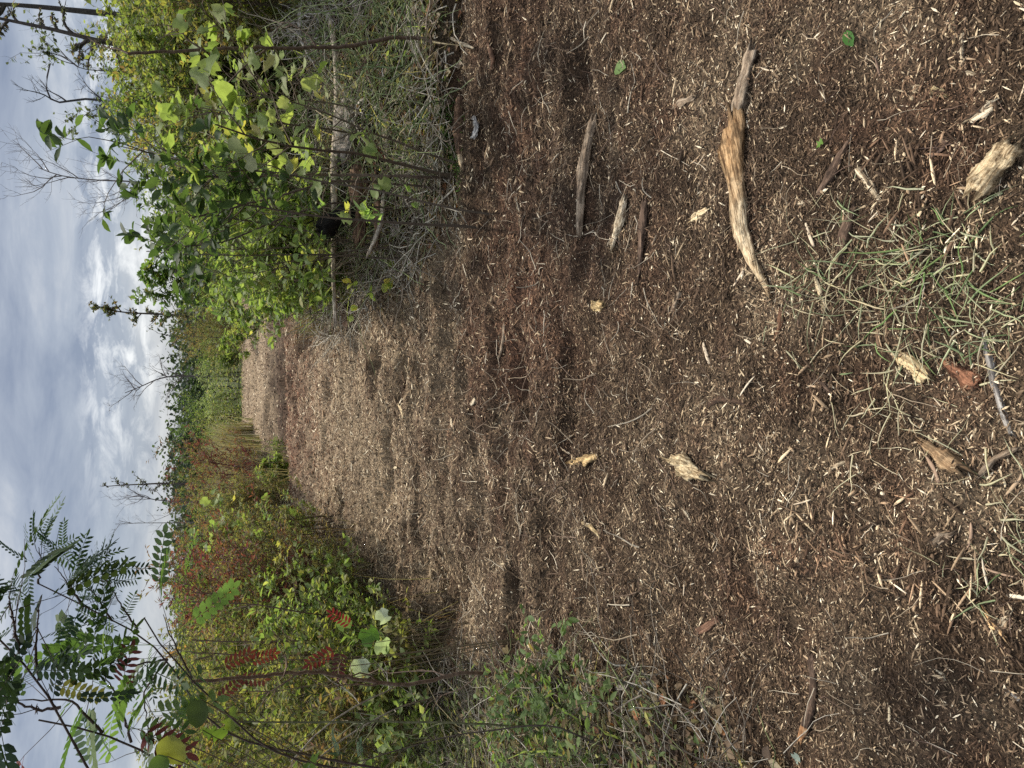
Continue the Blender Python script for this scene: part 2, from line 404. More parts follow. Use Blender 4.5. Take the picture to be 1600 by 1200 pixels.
ys = np.concatenate([-np.geomspace(300, 1.5, 16), np.linspace(-1.2, 0.4, 16), np.linspace(0.44, 6, 330), np.linspace(6.04, 14, 220), np.linspace(14.1, 28, 130), np.geomspace(28.3, 1600, 70)])
X, Y = np.meshgrid(xs, ys); Z = terrain(X.ravel(), Y.ravel())
G = Geo(); nx, ny = len(xs), len(ys)
i = (np.arange(ny - 1)[:, None] * nx + np.arange(nx - 1)[None, :]).ravel()
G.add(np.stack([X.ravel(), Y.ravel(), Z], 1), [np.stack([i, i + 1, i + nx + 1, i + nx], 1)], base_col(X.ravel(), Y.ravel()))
ground = tag(G.obj('ground', M_ground, smooth=True), kind='structure', label='brown mulched forest trail ground running to the far woods')

# ------------------------------------------------------------------ shredded mulch
rng = np.random.default_rng(5)
def chip_cols(x, y, n, bright=1.0):
    dry, red = soil(x, y)
    tone = np.array([[0.042, 0.0265, 0.0155], [0.108, 0.069, 0.041], [0.235, 0.162, 0.095], [0.44, 0.33, 0.20], [0.76, 0.63, 0.43]])
    u = rng.random(n) ** 1.0
    lim = np.stack([0.56 - 0.46 * dry, 0.83 - 0.45 * dry, 0.952 - 0.24 * dry, 0.991 - 0.06 * dry, np.ones(n)], 1)
    k = (u[:, None] > lim).sum(1).clip(0, 4)
    c = tone[k] * (0.75 + 0.5 * rng.random((n, 1))) * bright
    c = c * (1 + (np.array([1.12, 0.70, 0.62]) - 1) * (red * 0.9 * (k < 3))[:, None])
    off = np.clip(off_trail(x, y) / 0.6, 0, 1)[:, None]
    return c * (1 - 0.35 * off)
TET = (np.array([(-.5, 0, .1), (.1, .5, 0), (.05, -.5, .05), (.5, 0, 0.0), (0, 0, .5)]), [[(0, 2, 4), (2, 3, 4), (3, 1, 4), (1, 0, 4)]])
BOXS = (np.array([(-.5, -.25, 0), (-.42, .3, 0), (-.1, .5, .0), (-.05, -.5, .0), (.4, -.4, 0), (.5, .15, 0),
                  (-.5, -.2, .6), (-.4, .25, .6), (-.1, .45, 1), (-.05, -.45, 1), (.4, -.3, .7), (.48, .1, .7)]),
        [[(6, 9, 8, 7), (9, 10, 11, 8), (0, 3, 9, 6), (3, 4, 10, 9), (4, 5, 11, 10), (5, 2, 8, 11), (2, 1, 7, 8), (1, 0, 6, 7)]])
def scatter(G, tpl, n, y0, y1, l0, l1, w0, w1, tilt=0.3, margin=0.6, lift=0.0, far_only_trail=True, mask=None, bright=1.0, lp=2.0):
    y = y0 + (y1 - y0) * rng.random(n) ** 0.92
    half = 0.62 * np.sqrt(y * y + 2.6) + margin
    x = (rng.random(n) * 2 - 1) * half
    keep = off_trail(x, y) < (1.6 if y1 < 6 else 0.5) * rng.random(n)
    if tpl is BOXS: keep &= fbm(x * 2.3, y * 2.9, 95) > .38 + .28 * rng.random(n)
    if mask is not None: keep &= mask(x, y)
    x, y = x[keep], y[keep]; n = len(x)
    z = terrain(x, y)
    yaw = rng.random(n) * 2 * np.pi
    # most fibres lie across the trail, as the mulcher left them
    yaw = np.where(rng.random(n) < 0.45, rng.normal(0, 0.45, n), yaw)
    el = rng.normal(0, tilt, n)
    a = np.stack([np.cos(yaw) * np.cos(el), np.sin(yaw) * np.cos(el), np.sin(el)], 1)
    nr = np.stack([rng.normal(0, .35, n), rng.normal(0, .35, n), np.ones(n)], 1)
    l = l0 + (l1 - l0) * rng.random(n) ** lp
    w = w0 + (w1 - w0) * rng.random(n) ** 1.5
    s = np.stack([l, w, w * (0.5 + 0.5 * rng.random(n))], 1)
    p = np.stack([x, y, z + lift + 0.3 * l * np.abs(np.sin(el)) + 0.002], 1)
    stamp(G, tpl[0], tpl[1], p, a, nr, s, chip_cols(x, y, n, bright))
G = Geo()
scatter(G, TET, 130000, 0.55, 1.6, 0.004, 0.034, 0.0018, 0.0055, lp=3.2, tilt=.4)
scatter(G, TET, 160000, 1.5, 3.0, 0.005, 0.045, 0.0022, 0.007, lp=3.2, tilt=.4)
scatter(G, TET, 130000, 2.9, 5.0, 0.008, 0.06, 0.003, 0.009, lp=3.0, tilt=.4)
scatter(G, TET, 100000, 4.9, 8.0, 0.012, 0.08, 0.005, 0.013, lp=2.8, tilt=.4)
scatter(G, TET, 75000, 7.9, 13.0, 0.018, 0.10, 0.008, 0.02, lp=2.6, tilt=.4)
scatter(G, TET, 65000, 12.9, 25.0, 0.03, 0.13, 0.013, 0.032, lp=2.4, tilt=.4)
tag(G.obj('wood_mulch', M_chip), 'fine shredded brown wood fibres covering the whole trail', 'mulch', kind='stuff')
G = Geo()
scatter(G, BOXS, 1500, 0.6, 1.8, 0.012, 0.075, 0.003, 0.009, 0.25, bright=1.05, lp=3.6)
scatter(G, BOXS, 2400, 1.7, 3.4, 0.015, 0.10, 0.004, 0.011, 0.25, bright=1.05, lp=3.6)
scatter(G, BOXS, 3600, 3.3, 6.0, 0.022, 0.12, 0.005, 0.014, 0.25, bright=1.05, lp=3.4)
scatter(G, BOXS, 4000, 5.9, 12.0, 0.035, 0.15, 0.008, 0.02, 0.25, bright=1.2, lp=3)
near = lambda x, y: (x > -.55) & (x < .62) & (fbm(x * 3, y * 3, 91) > .42)
scatter(G, BOXS, 3400, 0.85, 1.5, 0.015, 0.09, 0.002, 0.008, 0.35, bright=1.5, lp=2.2, mask=near)
tag(G.obj('wood_chips', M_chip), 'loose chips and slivers of split wood strewn over the mulch', 'wood chips', kind='stuff')

MARKS = []; USED = set()
def beside(desc, x, y, tries=7):
    """a label that names the nearest landmarks and the side of them, or None if it is taken"""
    ms = sorted(MARKS, key=lambda m_: (m_[0] - x) ** 2 + (m_[1] - y) ** 2)[:tries]
    for mx_, my_, nm in ms:
        dx, dy = x - mx_, y - my_
        side = ('behind' if dy > 0 else 'in front of') if abs(dy) > abs(dx) else ('right of' if dx > 0 else 'left of')
        lb = desc + ' ' + side + ' the ' + nm
        if lb not in USED and len(lb.split()) <= 16:
            USED.add(lb); return lb
    return None
# ------------------------------------------------------------------ plants
def rnd_dir(rng, n, zmin, zmax):
    az = rng.random(n) * 2 * np.pi; z = zmin + (zmax - zmin) * rng.random(n); r = np.sqrt(np.maximum(1 - z * z, 0))
    return np.stack([np.cos(az) * r, np.sin(az) * r, z], 1)
def grow(rng, starts, dirs, lens, K, wander, lift):
    P = [starts]; d = dirs.copy(); step = (lens / (K - 1))[:, None]
    for k in range(K - 1):
        P.append(P[-1] + d * step)
        d = d + rng.normal(0, wander, d.shape); d[:, 2] += lift; d = unit(d)
    return np.stack(P, 1)
def pick(rng, P, n_per, t0, t1):
    """n_per points on each polyline between t0 and t1, with the local direction and t"""
    Nn, K, _ = P.shape
    t = t0 + (t1 - t0) * rng.random((Nn, n_per)); f = t * (K - 1); i = np.minimum(f.astype(int), K - 2); w = (f - i)[..., None]
    idx = np.arange(Nn)[:, None]
    a = P[idx, i]; b = P[idx, i + 1]
    return (a * (1 - w) + b * w).reshape(-1, 3), unit((b - a).reshape(-1, 3)), t.ravel()
KINDS = {
 # stems, spread, branch start, branches/stem, twigs/branch, leaves/twig, leaf, size range, palette, twig colour, stem radius
 'yellow_bush': dict(st=6, sp=.55, b0=.12, nb=13, nt=4, nl=9, leaf='cheap', ls=(.035, .075), tw=(.10, .08, .05), r=.011,
    pal=[(5, (.10, .135, .022)), (4, (.17, .17, .028)), (1, (.27, .19, .04)), (.4, (.28, .12, .04)), (2, (.05, .085, .02))]),
 'wall_bush': dict(st=7, sp=.42, b0=.08, nb=18, nt=5, nl=8, leaf='cheap', ls=(.045, .085), tw=(.10, .08, .05), r=.011,
    pal=[(6, (.105, .145, .028)), (4, (.16, .185, .035)), (1, (.25, .19, .04)), (.6, (.28, .13, .035)), (2, (.06, .095, .022))]),
 'leafy_bush': dict(st=5, sp=.5, b0=.15, nb=13, nt=4, nl=6, leaf='oval', ls=(.05, .095), tw=(.12, .09, .06), r=.009,
    pal=[(6, (.10, .155, .032)), (3, (.15, .20, .045)), (1, (.26, .23, .05))]),
 'green_bush': dict(st=6, sp=.55, b0=.1, nb=13, nt=4, nl=9, leaf='cheap', ls=(.04, .08), tw=(.09, .07, .045), r=.011,
    pal=[(5, (.065, .115, .022)), (4, (.11, .16, .03)), (1, (.22, .22, .05)), (2, (.04, .07, .018))]),
 'olive_bush': dict(st=7, sp=.55, b0=.05, nb=12, nt=4, nl=9, leaf='cheapnarrow', ls=(.04, .08), tw=(.13, .09, .055), r=.009,
    pal=[(5, (.10, .11, .03)), (3, (.15, .135, .05)), (3, (.18, .10, .045)), (1, (.20, .08, .035)), (3, (.06, .085, .025))]),
 'red_bush': dict(st=5, sp=.5, b0=.2, nb=12, nt=4, nl=10, leaf='cheapnarrow', ls=(.05, .09), tw=(.13, .06, .045), r=.012,
    pal=[(5, (.11, .012, .030)), (3, (.15, .030, .032)), (2, (.07, .016, .018)), (3, (.10, .085, .03))]),
 'gloss_tree': dict(st=2, sp=.33, b0=.62, nb=12, nt=3, nl=6, leaf='oval', ls=(.055, .095), tw=(.11, .085, .06), r=.009,
    pal=[(6, (.030, .060, .016)), (3, (.048, .085, .02)), (1, (.08, .12, .03))]),
 'big_leaf': dict(st=2, sp=.40, b0=.3, nb=9, nt=3, nl=2, leaf='tulip', ls=(.07, .13), tw=(.12, .09, .06), r=.012,
    pal=[(6, (.13, .185, .04)), (3, (.18, .22, .05)), (1, (.30, .22, .035)), (1, (.22, .24, .12))]),
 'light_sapling': dict(st=3, sp=.36, b0=.3, nb=10, nt=3, nl=6, leaf='oval', ls=(.05, .09), tw=(.12, .09, .06), r=.009,
    pal=[(6, (.11, .17, .035)), (3, (.16, .21, .05)), (1, (.28, .25, .055))]),
 'star_sapling': dict(st=3, sp=.45, b0=.2, nb=10, nt=3, nl=6, leaf='star', ls=(.06, .10), tw=(.14, .10, .06), r=.009,
    pal=[(6, (.09, .14, .028)), (4, (.15, .19, .035)), (1, (.32, .25, .045))]),
 'oak_tree': dict(st=2, sp=.42, b0=.25, nb=15, nt=4, nl=7, leaf='oak', ls=(.10, .17), tw=(.10, .08, .05), r=.018,
    pal=[(6, (.055, .105, .02)), (3, (.09, .15, .03)), (1, (.20, .15, .03))]),
 'weeds': dict(st=9, sp=.7, b0=.15, nb=5, nt=2, nl=8, leaf='cheap', ls=(.03, .07), tw=(.13, .12, .06), r=.004,
    pal=[(5, (.09, .14, .03)), (3, (.14, .18, .05)), (1, (.24, .22, .08)), (1, (.17, .09, .04))]),
 'bramble': dict(st=6, sp=1.1, b0=.2, nb=4, nt=2, nl=6, leaf='oval', ls=(.045, .085), tw=(.13, .13, .06), r=.004,
    pal=[(6, (.07, .12, .03)), (3, (.11, .17, .05)), (1, (.20, .06, .03))]),
 'silver_shrub': dict(st=8, sp=.5, b0=.2, nb=9, nt=3, nl=8, leaf='cheapnarrow', ls=(.04, .075), tw=(.13, .12, .08), r=.007,
    pal=[(5, (.16, .20, .09)), (3, (.23, .26, .14)), (2, (.09, .13, .04))]),
 'pine': dict(st=1, sp=.35, b0=.1, nb=26, nt=4, nl=26, leaf='needle', ls=(.12, .2), tw=(.10, .07, .05), r=.02,
    pal=[(5, (.05, .11, .025)), (3, (.08, .16, .04))]),
}
PROTO = {}
def plant_parts(kind, h, seed, dens=1.0, lscale=1.0):
    """two meshes (stems, foliage) of a plant h metres tall"""
    k = KINDS[kind]; rng = np.random.default_rng(seed)
    ns = k['st']; sp = k['sp'] * h
    base = np.stack([rng.normal(0, .035 * h, ns), rng.normal(0, .035 * h, ns), np.full(ns, -0.05)], 1)
    if ns == 1: base[:] = (0, 0, -.05)
    az = rng.random(ns) * 2 * np.pi + np.arange(ns) * 2 * np.pi / ns
    tilt = (0.55 * k['sp'] if ns > 1 else 0.03) * (0.3 + rng.random(ns))
    d = unit(np.stack([np.cos(az) * tilt, np.sin(az) * tilt, np.ones(ns)], 1))
    S = grow(rng, base, d, h * (0.72 + 0.3 * rng.random(ns)) * 0.98, 9, .07, .03)
    T = Geo(); F = Geo(); tw = np.array(k['tw'])
    r0 = k['r'] * (h / 2.0) ** .5
    tubes(T, S, np.linspace(1, .3, 9)[None] * r0 * (0.7 + .5 * rng.random((ns, 1))), 7, tw * .8)
    bp, bd, bt = pick(rng, S, k['nb'], k['b0'], .98)
    dd = unit(rnd_dir(rng, len(bp), -0.1, .6) + bd * .55)
    prof = np.where(bt < .5, .7 + .6 * bt, 1.35 - .75 * bt) if kind != 'pine' else (1.15 - bt)
    bl = sp * prof * (.5 + .6 * rng.random(len(bp)))
    B = grow(rng, bp, dd, bl, 6, .13, .05)
    tubes(T, B, np.linspace(1, .35, 6)[None] * r0 * .38 * np.ones((len(B), 1)), 4, tw)
    tp, td, tt = pick(rng, B, k['nt'], .25, 1.0)
    tdir = unit(td * .8 + rnd_dir(rng, len(tp), -.4, .8) * .9)
    tl = np.repeat(bl, k['nt']) * (.22 + .28 * rng.random(len(tp))) + .04
    Tw = grow(rng, tp, tdir, tl, 4, .15, .02)
    tubes(T, Tw, np.linspace(1, .4, 4)[None] * r0 * .17 * np.ones((len(Tw), 1)), 3, tw * 1.1)
    nl = max(2, int(k['nl'] * dens))
    lp, ld, lt = pick(rng, Tw, nl, .1, 1.0)
    side = rnd_dir(rng, len(lp), -.7, .5)
    la = unit(ld * .7 + side * .9)
    nr = unit(rng.normal(0, .55, lp.shape) + np.array([0, 0, 1.0]))
    ls = (k['ls'][0] + (k['ls'][1] - k['ls'][0]) * rng.random(len(lp))) * lscale
    # colour runs in clumps through the crown, each leaf its own tone
    col = palette(rng, k['pal'], len(lp), .22)
    clump = palette(rng, k['pal'], len(bp), .15)
    col = col * .55 + np.repeat(clump, k['nt'] * nl, 0) * .45
    stamp(F, *LEAF[k['leaf']], lp, la, nr, ls, col)
    return T, F
def proto(kind, h, seed, dens, lscale):
    key = (kind, round(h, 1), seed, dens, lscale)
    if key not in PROTO:
        T, F = plant_parts(kind, round(h, 1), seed * 31 + len(kind), dens, lscale)
        PROTO[key] = (T.mesh('stems', M_twig), F.mesh('foliage', M_leaf))
    return PROTO[key]
def plant(name, kind, loc, h, label, cat, group=None, seed=1, rot=None, dens=1.0, lscale=1.0, scl=1.0):
    a, b = proto(kind, h, seed, dens, lscale)
    e = empty(name, loc, rot if rot is not None else (loc[0] * 37 + loc[1] * 11) % 6.28)
    e.scale = (scl, scl, scl)
    for n_, me in (('stems', a), ('foliage', b)):
        o = bpy.data.objects.new(n_, me); COL.objects.link(o); o.parent = e
    tag(e, label, cat, group)
    return e
def top_h(px, py, Yd):
    """foot and height of a plant at distance Yd whose top shows at photo pixel (px, py)"""
    p = at(px, py, Yd); z0 = tz(p.x, p.y)
    return (p.x, p.y, z0), max(.3, p.z - z0)
def P(name, kind, px, py, Yd, label, cat, group=None, seed=1, **kw):
    loc, h = top_h(px, py, Yd)
    hh = max(.4, round(h * 2) / 2) if h > 0.7 else .5
    return plant(name, kind, loc, hh, label, cat, group, seed, scl=h / hh, **kw)

# --- thicket on the right of the trail (top of the picture)
P('young_tree', 'gloss_tree', 150, 268, 3.9, 'young tree with dark glossy oval leaves against the sky, right of the trail', 'tree', seed=2)
P('young_tree', 'gloss_tree', 215, 345, 5.2, 'smaller dark oval-leaved tree leaning out over the trail edge beside the taller glossy one', 'tree', seed=5)
P('sapling', 'big_leaf', 240, 225, 4.3, 'sapling with large pale lobed leaves in front of the dark glossy tree', 'sapling', seed=3)
P('sapling', 'big_leaf', 262, 150, 5.0, 'sapling with big lobed leaves turning yellow, right of the glossy tree', 'sapling', seed=8)
P('sapling', 'light_sapling', 275, 330, 5.1, 'light green oval-leaved sapling at the right trail edge above the black stump', 'sapling', seed=4)
P('sapling', 'light_sapling', 305, 385, 5.9, 'slim light green sapling hanging over the right trail edge', 'sapling', seed=9)
P('sapling', 'light_sapling', 335, 290, 5.5, 'bushy bright green sapling in the middle of the right thicket', 'sapling', seed=6)
P('bush', 'wall_bush', 165, 45, 7.4, 'tall yellow-green bush with small orange-tinged leaves below the two dead trunks', 'bush', seed=1, dens=1.9, lscale=.8)
P('bush', 'wall_bush', 175, 115, 7.7, 'yellow-green bush with small leaves between the dead trunks and the glossy tree', 'bush', seed=2, dens=1.9, lscale=.8)
P('bush', 'yellow_bush', 200, -60, 6.2, 'yellow-green bush cut off by the right border of the view', 'bush', seed=3, dens=1.9, lscale=.8)
P('bush', 'green_bush', 190, 190, 8.2, 'green small-leaved bush behind the dark glossy tree', 'bush', seed=1, dens=1.9, lscale=.8)
P('bush', 'olive_bush', 230, 250, 7.0, 'olive bush with rusty leaves behind the big-leaved saplings', 'bush', seed=2, dens=1.9, lscale=.8)
P('bush', 'green_bush', 240, 330, 8.4, 'green bush behind the light green saplings on the right', 'bush', seed=4, dens=1.9, lscale=.8)
P('bush', 'yellow_bush', 290, 60, 7.8, 'low yellow-green bush above the fallen grey logs at right', 'bush', seed=4, dens=1.8, lscale=.8)
P('bush', 'olive_bush', 330, 160, 7.9, 'low olive bush just above the thin pale log', 'bush', seed=1, dens=1.8, lscale=.8)
P('bush', 'olive_bush', 300, -50, 7.7, 'olive bush above the pale uprooted roots', 'bush', seed=5, dens=1.8, lscale=.8)
P('bush', 'green_bush', 285, 400, 9.5, 'rounded green bush right of the trail below the small oak', 'bush', seed=2, dens=1.9, lscale=.8)
P('young_oak', 'oak_tree', 236, 435, 12.0, 'small green oak standing out above the right thicket', 'tree', seed=1)
P('bush', 'olive_bush', 280, 436, 13.5, 'olive and rust coloured bush under the small oak, near the trail end', 'bush', seed=3, dens=1.9, lscale=.8)
P('bush', 'yellow_bush', 298, 405, 10.2, 'yellow-green bush between the small oak and the trail', 'bush', seed=5, dens=1.9, lscale=.8)
P('sapling', 'star_sapling', 335, 498, 13, 'bright yellow-green sapling with star leaves at the right corner of the trail end', 'sapling', seed=1, lscale=1.4)
P('sapling', 'star_sapling', 340, 350, 6.4, 'yellow-green star-leaved sapling low in the right thicket', 'sapling', seed=2)
P('bush', 'green_bush', 390, 415, 8.6, 'low green bush on the bank where the trail narrows at right', 'bush', seed=5, dens=1.2)
P('weeds', 'weeds', 445, 448, 8.6, 'clump of leafy green weeds beside the trail above the hollow log', 'weeds', seed=1)
P('weeds', 'weeds', 480, 420, 6.6, 'tuft of green weeds under the light green sapling at the right bank', 'weeds', seed=2)
P('weeds', 'weeds', 430, 390, 6.2, 'leafy weeds on the right bank behind the black stump', 'weeds', seed=3)
P('bush', 'wall_bush', 140, 0, 8.6, 'tallest yellow-green bush, at the foot of the bare trunk', 'bush', seed=2, dens=1.6)
P('bush', 'wall_bush', 138, 80, 8.9, 'dense yellow-green bush at the foot of the leaning vine trunk', 'bush', seed=5, dens=1.6)
P('bush', 'wall_bush', 165, 150, 9.0, 'dense green bush below the hook-topped dead tree', 'bush', seed=7, dens=1.6)
P('bush', 'yellow_bush', 400, 210, 7.6, 'low yellow-green bush right behind the furrowed log', 'bush', seed=8, dens=1.8, lscale=.8)
P('bush', 'silver_shrub', 400, 120, 7.6, 'low pale shrub right behind the thin pale log', 'bush', seed=9, dens=1.8, lscale=.8)
P('bush', 'green_bush', 390, 290, 7.6, 'low green bush right behind the black stump', 'bush', seed=9, dens=1.8, lscale=.8)
P('bush', 'olive_bush', 400, 20, 7.6, 'low olive bush behind the bleached roots at the right border', 'bush', seed=9, dens=1.8, lscale=.8)
P('bush', 'yellow_bush', 380, 365, 7.8, 'low yellow-green bush behind the grey crooked log', 'bush', seed=9, dens=1.8, lscale=.8)
P('bush', 'green_bush', 420, 430, 9.8, 'very low green bush at the narrowest part of the trail on the right', 'bush', seed=8, dens=1.2)
for k_, (px, py, Yd, kd, lb) in enumerate([(455, 60, 6.9, 'yellow_bush', 'knee-high yellow-green bush behind the bleached roots'), (460, 130, 7.0, 'olive_bush', 'knee-high olive bush behind the thin pale log'),
        (450, 200, 7.0, 'green_bush', 'knee-high green bush behind the furrowed grey log'), (455, 270, 6.9, 'yellow_bush', 'knee-high yellow-green bush behind the short brown-grey log'),
        (450, 340, 7.0, 'silver_shrub', 'knee-high pale shrub behind the black stump'), (465, -20, 6.8, 'olive_bush', 'knee-high olive bush cut by the right border'), (455, 395, 7.4, 'green_bush', 'knee-high green bush behind the crooked grey log')]):
    P('bush', kd, px, py, Yd, lb, 'bush', seed=20 + k_, dens=2.2, lscale=.75)
P('bush', 'leafy_bush', 300, 300, 6.3, 'light green leafy bush filling the middle of the right thicket', 'bush', seed=1)
P('bush', 'leafy_bush', 330, 370, 6.6, 'light green leafy bush reaching toward the trail above the crooked grey log', 'bush', seed=2)
P('bush', 'leafy_bush', 350, 430, 8.0, 'light green leafy bush at the trail side under the small oak', 'bush', seed=3)
P('bush', 'leafy_bush', 400, 410, 6.6, 'low leafy bush hanging over the right trail bank', 'bush', seed=4)
P('bush', 'leafy_bush', 330, 220, 6.4, 'light green leafy bush behind the big-leaved sapling', 'bush', seed=5)
# --- end of the trail
P('bush', 'olive_bush', 288, 520, 20, 'olive bush behind the bright star-leaved sapling', 'bush', seed=1, dens=1.8, lscale=.8)
P('bush', 'silver_shrub', 300, 585, 26.5, 'pale silvery shrub in the middle of the trail end', 'bush', seed=1, dens=1.6)
P('bush', 'silver_shrub', 318, 620, 25.5, 'large rounded pale green shrub left of centre at the trail end', 'bush', seed=2, dens=1.6)
P('bush', 'green_bush', 305, 550, 25.5, 'dark green bush on the right half of the trail end', 'bush', seed=3, dens=1.9, lscale=.8)
P('bush', 'green_bush', 340, 560, 24.5, 'low bright green bush right at the crest of the trail', 'bush', seed=6, dens=1.9, lscale=.8)
P('bush', 'yellow_bush', 310, 650, 27, 'yellow-green bush beside the tan grass at the trail end', 'bush', seed=1, dens=1.8, lscale=.8)
P('pine_tree', 'pine', 283, 690, 30, 'small bright green pine rising behind the tan grass left of the trail end', 'pine', seed=1)
P('bush', 'green_bush', 275, 640, 45, 'dark tree-like bush standing up against the far woods', 'bush', seed=2, dens=1.3, lscale=1.6)
P('bush', 'olive_bush', 290, 540, 36, 'brownish bush before the far woods right of centre', 'bush', seed=3, dens=1.3, lscale=1.4)
P('bush', 'silver_shrub', 345, 690, 24.8, 'small pale shrub at the left corner of the trail end', 'bush', seed=4, dens=1.9, lscale=.8)
# --- thicket on the left of the trail
P('bush', 'red_bush', 266, 755, 13.5, 'dull red bush on the left skyline behind the tan grass', 'bush', seed=1)
P('bush', 'olive_bush', 290, 735, 19, 'olive bush between the pine and the dull red bush', 'bush', seed=4, dens=1.8, lscale=.8)
P('bush', 'olive_bush', 272, 800, 11.5, 'olive bush on the left skyline below the slender dead stem', 'bush', seed=5, dens=1.9, lscale=.8)
P('bush', 'red_bush', 258, 870, 8.8, 'dark red sumac bush on the left skyline', 'bush', seed=2)
P('bush', 'red_bush', 262, 930, 7.2, 'crimson sumac bush next to the overhanging green sprays', 'bush', seed=3)
P('bush', 'green_bush', 262, 895, 10.5, 'green bush on the left skyline behind the sumacs', 'bush', seed=1, dens=1.9, lscale=.8)
P('bush', 'yellow_bush', 290, 990, 7.6, 'yellow-green bush in the left thicket behind the sprays', 'bush', seed=2, dens=1.9, lscale=.8)
P('bush', 'olive_bush', 280, 1080, 6.4, 'olive bush in the left thicket behind the brown arching stem', 'bush', seed=1, dens=1.9, lscale=.8)
P('bush', 'yellow_bush', 290, 1170, 5.8, 'yellow-green bush cut by the left border of the view', 'bush', seed=4, dens=1.9, lscale=.8)
P('bush', 'olive_bush', 330, 850, 8.4, 'mid-height olive bush in the left thicket under the sumacs', 'bush', seed=4, dens=1.8, lscale=.8)
P('bush', 'olive_bush', 340, 905, 7.2, 'low olive bush at the middle of the left thicket', 'bush', seed=2, dens=1.8, lscale=.8)
P('bush', 'olive_bush', 345, 780, 11.0, 'low rusty bush by the tall tan grass at left', 'bush', seed=3, dens=1.8, lscale=.8)
P('sapling', 'big_leaf', 318, 832, 8.6, 'small sapling with pale oak-like leaves on the left skyline bushes', 'sapling', seed=5)
P('sapling', 'star_sapling', 345, 925, 6.4, 'bright green star-leaved sapling in the left thicket', 'sapling', seed=3, lscale=.7)
P('sapling', 'light_sapling', 400, 985, 5.6, 'light green sapling low in the left thicket', 'sapling', seed=7, lscale=.75)
P('sapling', 'star_sapling', 400, 742, 12.2, 'yellow-green sapling at the foot of the tall tan grass', 'sapling', seed=4)
P('bush', 'yellow_bush', 400, 1080, 4.9, 'low yellow-leaved bush below the brown arching stem', 'bush', seed=3, dens=1.2)
P('bush', 'olive_bush', 410, 1180, 4.5, 'low olive bush at the left border below the sprays', 'bush', seed=5, dens=1.2)
P('weeds', 'weeds', 430, 880, 7.6, 'leafy weeds at the foot of the left thicket', 'weeds', seed=4)
P('weeds', 'weeds', 470, 930, 6.4, 'broad clump of green weeds at the left trail edge', 'weeds', seed=5)
P('weeds', 'weeds', 440, 820, 9.2, 'small green weeds where the left thicket meets the pale mulch', 'weeds', seed=6)
P('weeds', 'weeds', 420, 700, 14.0, 'green weeds at the left edge below the tan grass', 'weeds', seed=7)
P('weeds', 'weeds', 520, 990, 5.3, 'green weeds with broad leaves beside the red pinnate leaves', 'weeds', seed=8)
P('bramble', 'bramble', 850, 1060, 2.9, 'low bramble with oval green leaves creeping out at the lower left', 'bramble', seed=1)
P('bramble', 'bramble', 800, 1130, 2.8, 'bramble clump at the left border beneath the twig tangle', 'bramble', seed=2)
P('bramble', 'bramble', 920, 1110, 2.4, 'small bramble nearest the camera on the left side', 'bramble', seed=3)
P('weeds', 'weeds', 560, 1080, 4.4, 'green weeds behind the arching brown stem', 'weeds', seed=9)
P('weeds', 'weeds', 590, 1170, 3.9, 'green weeds at the left border in the twig tangle', 'weeds', seed=10)

for o_ in list(COL.objects):
    nm = {'bush': 1, 'tree': 1, 'sapling': 1, 'weeds': 1}.get(o_.get('category'))
    if nm and len(o_['label'].split()) <= 12: MARKS.append((o_.location.x, o_.location.y, o_['label']))
# back rows that fill the two thickets, many of them alike
prng = random.Random(4)
for side in (-1, 1):
    kinds = ['olive_bush', 'yellow_bush', 'green_bush', 'yellow_bush'] if side > 0 else ['olive_bush', 'olive_bush', 'yellow_bush', 'red_bush', 'red_bush']
    for k in range(38):
        yy = 6.5 + 26 * (k / 37) + prng.uniform(-.8, .8)
        l, r = edges(yy)
        dx = prng.uniform(1.3 + .03 * yy, 2.4 + yy * .33)
        x = (l - dx) if side < 0 else (r + dx)
        kd = prng.choice(kinds)
        h = prng.uniform(1.25, 1.75)
        if side > 0 and yy < 11: h = prng.uniform(1.5, 2.0)
        hh = 1.5
        dsc = {'olive_bush': 'olive bush', 'yellow_bush': 'yellow-green bush', 'green_bush': 'green bush', 'red_bush': 'dull reddish bush'}[kd]
        lb = beside(('low ' if h < 1.5 else 'tall ') + dsc, x, yy)
        if not lb: continue
        plant('bush', kd, (x, yy, tz(x, yy)), hh,
              lb or ('leafy bush deep in the thicket left of the trail' if side < 0 else 'leafy bush deep in the thicket right of the trail'),
              'bush', 'bushes filling the left thicket' if side < 0 else 'bushes filling the right thicket', prng.randint(1, 3), prng.uniform(0, 6.28), 1.9, .8, h / hh)
for k in range(64):
    yy = prng.uniform(27, 60); x = prng.uniform(-.62, .62) * yy
    sc = (prng.uniform(.45, 1.0) + (yy - 24.5) * .1 * .97) / 1.5
    kd = prng.choice(['olive_bush', 'olive_bush', 'yellow_bush', 'green_bush', 'red_bush'])
    lb = beside(('small ' if sc < .95 + (yy - 24.5) * .065 else 'big ') + kd.replace('_bush', '').replace('red', 'reddish') + ' scrub bush', x, yy, 12)
    if not lb: continue
    plant('bush', kd, (x, yy, tz(x, yy)), 1.5, lb, 'bush',
          'scrub beyond the trail end', prng.randint(1, 3), prng.uniform(0, 6.28), 1.9, .9, sc)

MARKS.clear()
